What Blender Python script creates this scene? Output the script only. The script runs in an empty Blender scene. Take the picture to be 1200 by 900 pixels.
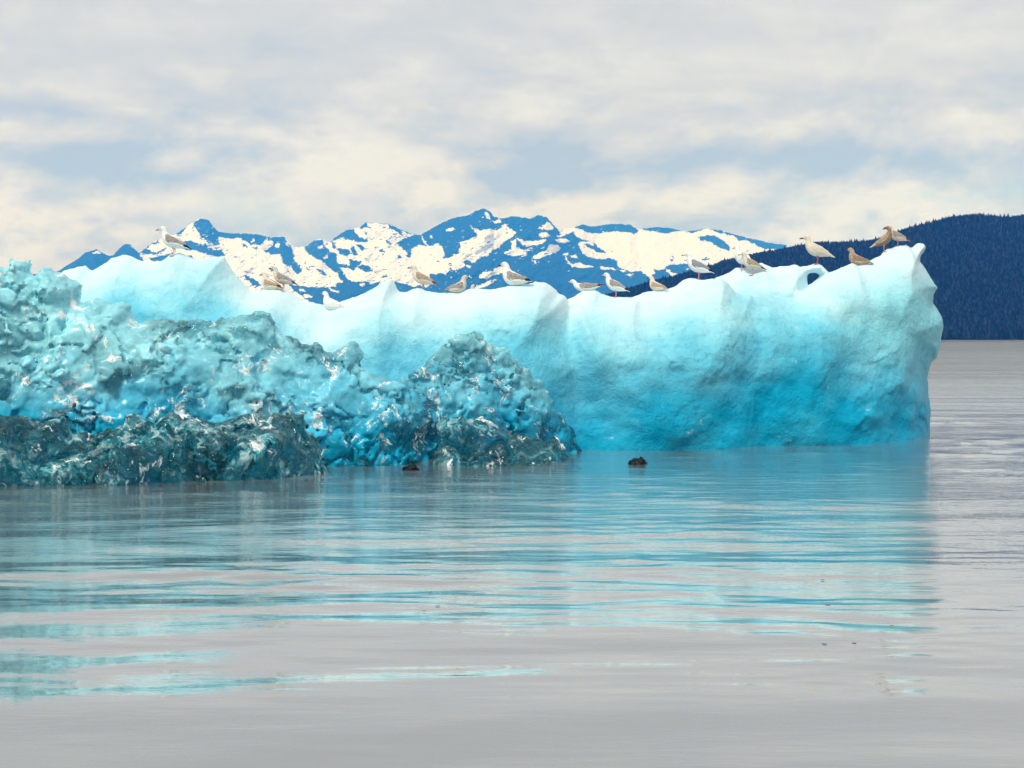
import bpy, bmesh, math, random, time
import numpy as np
from mathutils import Vector, Matrix
T0 = time.time()
random.seed(7)
R = math.radians
scene = bpy.context.scene
col = scene.collection

# ------------------------------------------------------------------ camera
F = 1800.0; CAMZ = 1.64; HZ = 396.6            # focal in px of the 1200 px wide photograph, eye height, horizon row
cam = bpy.data.cameras.new('camera'); co = bpy.data.objects.new('camera', cam); col.objects.link(co)
cam.sensor_width = 36.0; cam.lens = 36.0*F/1200.0; cam.clip_start = 0.1; cam.clip_end = 80000
PITCH = math.atan((450-HZ)/F)
co.location = (0, 0, CAMZ); co.rotation_euler = (math.pi/2-PITCH, 0, 0)
scene.camera = co
scene.render.resolution_x = 1024; scene.render.resolution_y = 768

def ray(px, py):
    u = (np.asarray(px, float)-600)/F; v = (450-np.asarray(py, float))/F
    c, s = math.cos(PITCH), math.sin(PITCH)
    return u, c+v*s, -s+v*c                    # world x, y, z per unit camera depth
def at(px, py, Y):
    u, dy, dz = ray(px, py); k = Y/dy
    return u*k, Y+0*k, CAMZ+dz*k

# ------------------------------------------------------------------ world sky
SUN_EL, SUN_AZ = R(48), R(205)                 # azimuth measured clockwise from +Y: behind the camera, to its left
w = bpy.data.worlds.new('World'); scene.world = w; w.use_nodes = True
nt = w.node_tree; nt.nodes.clear()
class G:                                       # tiny node graph helper
    def __init__(s, nt): s.nt = nt
    def n(s, t, **k):
        x = s.nt.nodes.new(t)
        for a, b in k.items(): setattr(x, a, b)
        return x
    def put(s, sock, v):
        if isinstance(v, bpy.types.NodeSocket): s.nt.links.new(v, sock)
        elif isinstance(v, bpy.types.Node): s.nt.links.new(v.outputs[0], sock)
        elif v is not None: sock.default_value = v
    def m(s, op, a, b=None, c=None, clamp=False):
        x = s.n('ShaderNodeMath', operation=op); x.use_clamp = clamp
        s.put(x.inputs[0], a)
        if b is not None: s.put(x.inputs[1], b)
        if c is not None: s.put(x.inputs[2], c)
        return x.outputs[0]
    def vm(s, op, a, b=None):
        x = s.n('ShaderNodeVectorMath', operation=op); s.put(x.inputs[0], a)
        if b is not None: s.put(x.inputs[1], b)
        return x.outputs[0]
    def xyz(s, x, y, z):
        c = s.n('ShaderNodeCombineXYZ'); s.put(c.inputs[0], x); s.put(c.inputs[1], y); s.put(c.inputs[2], z); return c.outputs[0]
    def sep(s, v):
        c = s.n('ShaderNodeSeparateXYZ'); s.put(c.inputs[0], v); return c.outputs[0], c.outputs[1], c.outputs[2]
    def noise(s, v, scale=1, detail=4, rough=.5, dist=0, color=False):
        x = s.n('ShaderNodeTexNoise'); s.put(x.inputs['Vector'], v); x.inputs['Scale'].default_value = scale
        x.inputs['Detail'].default_value = detail; x.inputs['Roughness'].default_value = rough; x.inputs['Distortion'].default_value = dist
        return x.outputs[1] if color else x.outputs[0]
    def mix(s, f, a, b):
        x = s.n('ShaderNodeMix', data_type='RGBA'); s.put(x.inputs[0], f)
        s.put(x.inputs[6], a if not isinstance(a, tuple) else (*a[:3], 1)); s.put(x.inputs[7], b if not isinstance(b, tuple) else (*b[:3], 1))
        return x.outputs[2]
    def ss(s, v, a, b, c=0.0, d=1.0):
        x = s.n('ShaderNodeMapRange', interpolation_type='SMOOTHSTEP'); s.put(x.inputs[0], v)
        for i, q in enumerate((a, b, c, d)): x.inputs[1+i].default_value = q
        return x.outputs[0]
    def ramp(s, v, stops):
        x = s.n('ShaderNodeValToRGB'); s.put(x.inputs[0], v); e = x.color_ramp.elements
        while len(e) < len(stops): e.new(0.5)
        for i, (p, c) in enumerate(stops): e[i].position = p; e[i].color = (*c[:3], 1)
        return x.outputs[0]
def S(*c): return tuple(((x/255)/12.92 if x/255 <= .04045 else ((x/255+.055)/1.055)**2.4) for x in c)

g = G(nt)
tc = g.n('ShaderNodeTexCoord').outputs['Generated']
dx, dy, dz = g.sep(tc)
az = g.m('ARCTAN2', dx, dy)
el = g.m('ARCSINE', dz)
# overcast layers: noise on a cloud deck seen in perspective, and cumulus banks low down
zz = g.m('ADD', g.m('ABSOLUTE', dz), 0.13)
deck = g.xyz(g.m('DIVIDE', dx, zz), g.m('DIVIDE', dy, zz), 0.0)
n1 = g.noise(deck, 1.5, 6, .55, .2)
n2 = g.noise(g.xyz(az, 0.0, g.m('MULTIPLY', el, 1.9)), 8.0, 8, .58, .25)
n3 = g.noise(g.xyz(az, 3.0, g.m('MULTIPLY', el, 5.5)), 7.0, 5, .55, .3)
wn = g.noise(g.xyz(az, 5.0, g.m('MULTIPLY', el, 1.6)), 16.0, 5, .6, 0, color=True)
wx, wy, wz = g.sep(wn)
azw = g.m('ADD', az, g.m('MULTIPLY', g.m('SUBTRACT', wx, .5), .07))
elw = g.m('ADD', el, g.m('MULTIPLY', g.m('SUBTRACT', wy, .5), .045))
def blob(px, py, sx, sy, amp):
    a0 = math.atan((px-600)/F); e0 = math.atan((HZ-py)/F*math.cos(a0))
    qa = g.m('DIVIDE', g.m('SUBTRACT', azw, a0), sx/F); qe = g.m('DIVIDE', g.m('SUBTRACT', elw, e0), sy/F)
    r2 = g.m('ADD', g.m('MULTIPLY', qa, qa), g.m('MULTIPLY', qe, qe))
    return g.m('MULTIPLY', g.m('POWER', 2.718, g.m('MULTIPLY', r2, -1.0)), amp)
low = g.ss(el, .02, .30, 1, 0)
n2b = g.noise(g.xyz(az, 0.0, g.m('MULTIPLY', g.m('ADD', el, .012), 1.9)), 8.0, 8, .58, .25)
fac = g.m('ADD', g.m('MULTIPLY', g.m('SUBTRACT', n1, .5), .7), .5)
def puff(dy_):
    v_ = g.n('ShaderNodeTexVoronoi', voronoi_dimensions='2D', feature='F1'); v_.normalize = True
    v_.inputs['Scale'].default_value = 9; v_.inputs['Detail'].default_value = 3; v_.inputs['Roughness'].default_value = .5
    g.put(v_.inputs['Vector'], g.xyz(g.m('ADD', az, g.m('MULTIPLY', wx, .05)), g.m('MULTIPLY', g.m('ADD', g.m('ADD', el, g.m('MULTIPLY', wy, .025)), dy_), 1.7), 0.0))
    return g.m('SUBTRACT', 1.0, v_.outputs['Distance'])
p1, p2 = puff(0.0), puff(.012)
pw = g.m('MULTIPLY', g.ss(el, .06, .19, 1, .0), g.ss(n3, .40, .60, .35, 1))
fac = g.m('ADD', fac, g.m('MULTIPLY', g.m('MULTIPLY', g.m('SUBTRACT', p1, p2), 2.4), pw))
fac = g.m('ADD', fac, g.m('MULTIPLY', g.m('MULTIPLY', g.m('SUBTRACT', p1, .70), .8), pw))
fac = g.m('ADD', fac, g.m('MULTIPLY', g.m('MULTIPLY', g.m('SUBTRACT', n2, n2b), 3.5), g.ss(el, .04, .20, 1, .15)))
fac = g.m('ADD', fac, g.m('MULTIPLY', g.m('SUBTRACT', n3, .5), .55))
fac = g.m('ADD', fac, g.m('MULTIPLY', g.m('MULTIPLY', g.m('SUBTRACT', g.ss(n2, .36, .60), .45), .55), low))
for b in ((640,195,75,38,-.62),(760,150,120,30,-.2),(150,190,110,45,-.42),(330,120,140,22,-.22),(230,100,200,25,-.1),(420,190,120,35,.2),
          (20,165,60,25,.3),(520,235,45,22,.35),(640,140,60,35,.25),(880,155,110,16,.22),(1010,235,110,28,.32),(690,250,60,18,.3),
          (1150,180,60,30,.25),(0,250,60,20,.25),(110,270,90,18,.3),(940,190,120,14,-.22),(1050,110,110,14,-.15),(1130,270,60,12,.15)):
    fac = g.m('ADD', fac, blob(*b))
gap = g.m('ADD', blob(285,246,44,14,.9), blob(944,236,16,9,.7))
gap = g.m('ADD', gap, blob(1175,220,40,5,.8))
gap = g.m('ADD', gap, blob(1110,228,50,4,.6))
skyc = g.ramp(fac, [(0.0, S(184,195,211)), (.25, S(201,208,218)), (.50, S(215,218,222)), (.70, S(228,231,234)), (1.0, S(241,244,246))])
bgc = g.n('ShaderNodeBackground'); g.put(bgc.inputs[0], skyc); bgc.inputs[1].default_value = 1.0
sky = g.n('ShaderNodeTexSky', sky_type='NISHITA'); sky.sun_disc = False; sky.sun_elevation = SUN_EL; sky.sun_rotation = SUN_AZ
bgs = g.n('ShaderNodeBackground'); g.put(bgs.inputs[0], sky.outputs[0]); bgs.inputs[1].default_value = 0.12
mx = g.n('ShaderNodeMixShader'); g.put(mx.inputs[0], g.m('MULTIPLY', gap, .62, clamp=True)); g.put(mx.inputs[1], bgc.outputs[0]); g.put(mx.inputs[2], bgs.outputs[0])
g.put(g.n('ShaderNodeOutputWorld').inputs[0], mx.outputs[0])

# ------------------------------------------------------------------ sun through the overcast
sl = bpy.data.lights.new('sun', 'SUN'); so = bpy.data.objects.new('sun', sl); col.objects.link(so)
sl.energy = 2.5; sl.angle = R(14); sl.color = (1.0, .96, .9)
sd = Vector((math.sin(SUN_AZ)*math.cos(SUN_EL), math.cos(SUN_AZ)*math.cos(SUN_EL), math.sin(SUN_EL)))
so.rotation_euler = sd.to_track_quat('Z', 'Y').to_euler()
vs = scene.view_settings; scene.display_settings.display_device = 'sRGB'
vs.view_transform = 'Standard'; vs.look = 'None'; vs.exposure = 0.0; vs.gamma = 1.0
cy = scene.cycles; cy.volume_bounces = 3; cy.max_bounces = 12; cy.transmission_bounces = 10; cy.glossy_bounces = 4; cy.diffuse_bounces = 4
cy.sample_clamp_indirect = 4.0; cy.caustics_reflective = False; cy.caustics_refractive = True; cy.blur_glossy = .5

# ------------------------------------------------------------------ numeric helpers
_P = np.random.RandomState(3).permutation(256).astype(np.int32); _P = np.concatenate([_P, _P, _P])
_Gr = np.random.RandomState(5).normal(size=(256, 3)).astype(np.float32); _Gr /= np.linalg.norm(_Gr, axis=1)[:, None]
def noise3(x, y, z):
    x = np.asarray(x, np.float32); y = np.asarray(y, np.float32)+0*x; z = np.asarray(z, np.float32)+0*x
    xi = np.floor(x).astype(np.int32); yi = np.floor(y).astype(np.int32); zi = np.floor(z).astype(np.int32)
    xf, yf, zf = x-xi, y-yi, z-zi
    u, v, t = (q*q*q*(q*(q*6-15)+10) for q in (xf, yf, zf))
    out = 0
    for i in (0, 1):
        wx_ = u if i else 1-u
        for j in (0, 1):
            wy_ = v if j else 1-v
            for k in (0, 1):
                wz_ = t if k else 1-t
                h = _P[_P[_P[(xi+i) & 255]+((yi+j) & 255)]+((zi+k) & 255)]
                gr = _Gr[h]
                out = out+wx_*wy_*wz_*(gr[..., 0]*(xf-i)+gr[..., 1]*(yf-j)+gr[..., 2]*(zf-k))
    return out*1.5
def fbm(x, y, z, o=4, r=.5):
    s = 0; a = 1.0
    for i in range(o):
        s = s+a*noise3(x*2**i+17.3*i, y*2**i+5.1*i, z*2**i-9.7*i); a *= r
    return s
def worley(x, y, z, jit=.9):
    xi = np.floor(x).astype(np.int32); yi = np.floor(y).astype(np.int32); zi = np.floor(z).astype(np.int32)
    f1 = np.full(x.shape, 9., np.float32); f2 = f1.copy()
    for i in (-1, 0, 1):
        for j in (-1, 0, 1):
            for k in (-1, 0, 1):
                h = _P[_P[_P[(xi+i) & 255]+((yi+j) & 255)]+((zi+k) & 255)]
                o = _Gr[h]*.5*jit+.5
                d = (xi+i+o[..., 0]-x)**2+(yi+j+o[..., 1]-y)**2+(zi+k+o[..., 2]-z)**2
                f2 = np.minimum(f2, np.maximum(f1, d)); f1 = np.minimum(f1, d)
    return np.sqrt(f1), np.sqrt(f2)
def facets(x, y, z, seed=0, jit=.9):          # every cell a tilted plane: broken-ice facets with steps between them
    x = x+seed*13.7
    xi = np.floor(x).astype(np.int32); yi = np.floor(y).astype(np.int32); zi = np.floor(z).astype(np.int32)
    f1 = np.full(x.shape, 9., np.float32); val = np.zeros(x.shape, np.float32)
    for i in (-1, 0, 1):
        for j in (-1, 0, 1):
            for k in (-1, 0, 1):
                h = _P[_P[_P[(xi+i) & 255]+((yi+j) & 255)]+((zi+k) & 255)]
                o = _Gr[h]*.5*jit+.5; g2 = _Gr[(h*7+31) & 255]
                ax, ay, az_ = x-(xi+i+o[..., 0]), y-(yi+j+o[..., 1]), z-(zi+k+o[..., 2])
                d = ax*ax+ay*ay+az_*az_; m = d < f1
                val = np.where(m, ax*g2[..., 0]+ay*g2[..., 1]+az_*g2[..., 2]+.35*g2[..., 1]*g2[..., 2], val); f1 = np.minimum(f1, d)
    return val
def inside(poly, X, Y):
    c = np.zeros(X.shape, bool); n = len(poly)
    for i in range(n):
        x1, y1 = poly[i]; x2, y2 = poly[(i+1) % n]
        if y1 == y2: continue
        t = ((y1 > Y) != (y2 > Y)) & (X < (x2-x1)*(Y-y1)/(y2-y1)+x1)
        c ^= t
    return c
def sdf2(poly, X, Y):                          # positive inside
    d = np.full(X.shape, 1e9, np.float32); n = len(poly)
    for i in range(n):
        x1, y1 = poly[i]; x2, y2 = poly[(i+1) % n]
        ex, ey = x2-x1, y2-y1; L = ex*ex+ey*ey+1e-12
        t = np.clip(((X-x1)*ex+(Y-y1)*ey)/L, 0, 1)
        d = np.minimum(d, (X-x1-t*ex)**2+(Y-y1-t*ey)**2)
    return np.where(inside(poly, X, Y), np.sqrt(d), -np.sqrt(d)).astype(np.float32)
def interp(pts, x): 
    a = np.array(pts, float); return np.interp(x, a[:, 0], a[:, 1])
def sstep(x, a, b):
    t = np.clip((x-a)/(b-a), 0, 1); return t*t*(3-2*t)

def surface_nets(V, org, h):                   # V > 0 inside; returns verts, quads
    s = V > 0
    nx, ny, nz = V.shape
    c = np.zeros((nx-1, ny-1, nz-1), np.uint8)
    for i in (0, 1):
        for j in (0, 1):
            for k in (0, 1): c += s[i:nx-1+i, j:ny-1+j, k:nz-1+k]
    act = (c > 0) & (c < 8)
    I, J, K = np.nonzero(act)
    idx = np.full(act.shape, -1, np.int32); idx[I, J, K] = np.arange(len(I))
    P = np.zeros((len(I), 3), np.float32); N = np.zeros(len(I), np.float32)
    cs = [(i, j, k) for i in (0, 1) for j in (0, 1) for k in (0, 1)]
    for a in cs:
        for ax in range(3):
            if a[ax]: continue
            b = list(a); b[ax] = 1
            va = V[I+a[0], J+a[1], K+a[2]]; vb = V[I+b[0], J+b[1], K+b[2]]
            m = (va > 0) != (vb > 0)
            t = np.where(m, va/(va-vb+1e-20), 0)
            p = np.array(a, np.float32)[None]+np.zeros((len(I), 1), np.float32); p[:, ax] += t
            P += p*m[:, None]; N += m
    P = P/N[:, None]+np.stack([I, J, K], 1)
    Q = []
    for ax in range(3):
        sa = [slice(None)]*3; sb = [slice(None)]*3; sa[ax] = slice(0, -1); sb[ax] = slice(1, None)
        ed = s[tuple(sa)] != s[tuple(sb)]
        o1, o2 = [a for a in range(3) if a != ax]
        E = np.nonzero(ed); E = [e.copy() for e in E]
        ok = (E[o1] > 0) & (E[o2] > 0) & (E[o1] < V.shape[o1]-1) & (E[o2] < V.shape[o2]-1)
        E = [e[ok] for e in E]
        def cell(d1, d2):
            q = list(E); q[o1] = q[o1]-d1; q[o2] = q[o2]-d2; return idx[tuple(q)]
        q = np.stack([cell(1, 1), cell(0, 1), cell(0, 0), cell(1, 0)], 1)
        pos = s[tuple(E)]
        flip = pos if ax != 1 else ~pos
        q = np.where(flip[:, None], q, q[:, ::-1])
        Q.append(q)
    return P*h+np.array(org, np.float32), np.concatenate(Q)

def mesh_np(name, V, Q, smooth=True):
    me = bpy.data.meshes.new(name); V = np.asarray(V, np.float32); Q = np.asarray(Q, np.int32)
    me.vertices.add(len(V)); me.vertices.foreach_set('co', V.ravel())
    k = Q.shape[1]
    me.loops.add(Q.size); me.loops.foreach_set('vertex_index', Q.ravel())
    me.polygons.add(len(Q)); me.polygons.foreach_set('loop_start', np.arange(0, Q.size, k, dtype=np.int32))
    me.polygons.foreach_set('use_smooth', np.full(len(Q), smooth))
    me.update(calc_edges=True); me.validate()
    return me
def attr(me, name, a):
    x = me.attributes.new(name, 'FLOAT', 'POINT'); x.data.foreach_set('value', np.asarray(a, np.float32).ravel())
def link(name, me, mat=None, parent=None, **props):
    o = bpy.data.objects.new(name, me); col.objects.link(o)
    if mat is not None and me is not None:
        me.materials.clear()
        for m in (mat if isinstance(mat, (list, tuple)) else [mat]): me.materials.append(m)
    if parent: o.parent = parent
    for k, v in props.items(): o[k] = v
    return o
def mat(name):
    m = bpy.data.materials.new(name); m.use_nodes = True; m.node_tree.nodes.clear()
    q = G(m.node_tree); b = q.n('ShaderNodeBsdfPrincipled'); o = q.n('ShaderNodeOutputMaterial'); q.put(o.inputs[0], b.outputs[0])
    return m, q, b, o

# ------------------------------------------------------------------ water
def build_water():
    # polar sheet: rings follow the perspective, dense ahead, coarse behind, out to the horizon
    a_f = np.linspace(R(-27), R(27), 620); a_b = np.linspace(R(27), R(333), 90)[1:-1]
    A = np.concatenate([a_f, a_b])
    inv = np.linspace(1/3.2, 1/40., 1250); r1 = 1/inv
    r2 = np.geomspace(40, 20500, 110)[1:]
    r0 = np.array([.4, 1.2, 2.2])
    Rr = np.concatenate([r0, r1, r2])
    rr, aa = np.meshgrid(Rr, A, indexing='ij')
    X = rr*np.sin(aa); Y = rr*np.cos(aa)
    def wv(ang, L, amp, warp, seed):
        c, s = math.cos(R(ang)), math.sin(R(ang))
        u = X*c+Y*s; v = -X*s+Y*c
        ph = 2*math.pi*v/L+warp*noise3(X*.22+seed, Y*.22, seed*1.7)*2
        env = .55+.9*noise3(X*.13+seed*3, Y*.16-seed, 2.2)
        return amp*np.sin(ph)*np.clip(env, 0, 1.4)
    Z = wv(4, 2.6, .0085, 2.2, 1.3)+wv(-9, 1.55, .0058, 3.0, 4.1)+wv(14, .95, .0030, 3.5, 7.7)
    rip = sstep(rr, 5.0, 11)
    xs_, ys_ = X+.5*noise3(X*.4, Y*.4, 3.3), Y+.10*X*noise3(X*.06, Y*.06, 8.)*.6
    e1 = np.clip(.55+1.1*noise3(X*.16+4, Y*.24, 6.6), .12, 1.5); e2 = np.clip(.5+1.2*noise3(X*.3, Y*.5+9, 1.6), .1, 1.6)
    Z += rip*.0090*e1*noise3(xs_*.85, ys_*2.0, 1.1)
    Z += rip*.0072*e2*noise3(xs_*1.5+7, ys_*3.6, 2.7)
    Z += (.10+rip)*.0036*e2*noise3(xs_*2.6, ys_*6.4, 5.7)
    Z *= 1+.45*sstep(rr, 9, 15)
    Z += .0014*fbm(X*1.1, Y*2.4, .5, 3)*.3
    Z *= (1-sstep(rr, 26, 40)*.6)*(1-sstep(rr, 40, 44))
    V = np.stack([X, Y, Z], -1).reshape(-1, 3)
    n, m = rr.shape
    i, j = np.meshgrid(np.arange(n-1), np.arange(m), indexing='ij'); j2 = (j+1) % m
    Q = np.stack([i*m+j, i*m+j2, (i+1)*m+j2, (i+1)*m+j], -1).reshape(-1, 4)[:, ::-1]
    V = np.concatenate([V, [[0, 0, 0]]])
    me = mesh_np('water', V, Q)
    bm = bmesh.new(); bm.from_mesh(me); bm.verts.ensure_lookup_table()
    c = bm.verts[n*m]
    for k in range(m): bm.faces.new((c, bm.verts[(k+1) % m], bm.verts[k]))
    bmesh.ops.recalc_face_normals(bm, faces=bm.faces[:])
    bm.to_mesh(me); bm.free()
    if me.polygons[1000].normal.z < 0: me.flip_normals()
    me.polygons.foreach_set('use_smooth', np.ones(len(me.polygons), bool))
    M, q, b, o = mat('silty_sea_water')
    nd = q.nt.nodes; nd.remove(b)
    pos = q.n('ShaderNodeNewGeometry').outputs['Position']
    x, y, z = q.sep(pos)
    dist = q.m('SQRT', q.m('ADD', q.m('MULTIPLY', x, x), q.m('MULTIPLY', y, y)))
    near = q.ss(dist, 7, 15)
    far = q.ss(dist, 26, 110)
    n1 = q.noise(q.xyz(q.m('MULTIPLY', x, .8), q.m('MULTIPLY', y, 2.6), z), 2.2, 5, .6)
    n2 = q.noise(q.xyz(q.m('MULTIPLY', x, .05), q.m('MULTIPLY', y, .09), z), 1.0, 4, .5)
    h = q.m('MULTIPLY', q.m('MULTIPLY', n1, .014), q.m('MULTIPLY_ADD', q.ss(dist, 7, 17), .95, .14))
    for fx, fy, a0, a1, am in ((.16, .5, 24, 45, .24), (.035, .16, 45, 80, 1.3), (.009, .05, 130, 240, 5.0), (.002, .012, 500, 900, 20.0)):
        h = q.m('ADD', h, q.m('MULTIPLY', q.noise(q.xyz(q.m('MULTIPLY', x, fx), q.m('MULTIPLY', y, fy), 2.0+fx), 1.0, 5, .6), q.ss(dist, a0, a1, 0, am)))
    h = q.m('MULTIPLY', h, q.m('MULTIPLY_ADD', n2, 1.2, .3)); h = q.m('MULTIPLY', h, q.m('MULTIPLY_ADD', far, 2.2, 1.0))
    bp = q.n('ShaderNodeBump'); bp.inputs['Strength'].default_value = 1; bp.inputs['Distance'].default_value = 1; q.put(bp.inputs['Height'], h)
    df = q.n('ShaderNodeBsdfDiffuse'); q.put(df.inputs[0], (*WATER_BODY, 1))
    gl = q.n('ShaderNodeBsdfGlossy'); gl.inputs['Roughness'].default_value = .035; gl.inputs[0].default_value = (1, 1, 1, 1); q.put(gl.inputs['Roughness'], q.ss(dist, 24, 40, .014, .17))
    q.put(gl.inputs['Normal'], bp.outputs[0]); q.put(df.inputs['Normal'], bp.outputs[0])
    lw = q.n('ShaderNodeLayerWeight'); lw.inputs[0].default_value = .5; q.put(lw.inputs['Normal'], bp.outputs[0])
    R_ = q.ramp(lw.outputs['Facing'], [(0, (.03,)*3), (.5, (.16,)*3), (.72, (.34,)*3), (.83, (.68,)*3), (.92, (.86,)*3), (1, (.95,)*3)])
    mx = q.n('ShaderNodeMixShader'); q.put(mx.inputs[0], q.m('MULTIPLY', R_, q.ss(dist, 24, 70, 1.0, .76))); q.put(mx.inputs[1], df.outputs[0]); q.put(mx.inputs[2], gl.outputs[0])
    q.put(o.inputs[0], mx.outputs[0])
    link('water', me, M, kind='structure')
WATER_BODY = S(124, 130, 132)
build_water(); print('water', time.time()-T0)

# ------------------------------------------------------------------ far snowy mountains
CREST = [(-1100,384),(-950,366),(-820,348),(-700,352),(-580,330),(-470,339),(-380,318),(-290,329),(-200,312),(-120,324),(-50,316),(20,323),(60,320),(70,317),(75,313),(92,303),(100,296),(113,292),(120,296),(128,300),(133,299),(140,291),(146,286),(152,286),(158,292),(163,297),(172,289),(185,281),
 (195,278),(205,275),(217,267),(222,262),(232,257),(237,256),(245,258),(253,269),(258,272),(270,273),(300,274),(317,278),(332,277),(340,284),(345,289),(357,289),(362,286),(370,281),
 (377,280),(385,283),(395,277),(405,270),(414,268),(421,267),(429,260),(434,261),(455,262),(470,269),(485,275),(493,275),(505,268),(520,260),(532,255),(549,252),(557,247),(567,244),
 (575,248),(579,254),(590,256),(600,253),(613,254),(622,256),(630,252),(640,254),(648,262),(657,272),(661,268),(672,267),(683,263),(692,265),(700,265),(718,262),(738,263),(748,268),
 (762,267),(768,266),(785,267),(800,271),(815,270),(830,268),(845,270),(862,275),(880,279),(900,284),(922,287),(932,290),(945,297),(970,305),(1010,318),(1100,340),(1400,370)]
ROCK, SNOW = 1, 0
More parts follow.
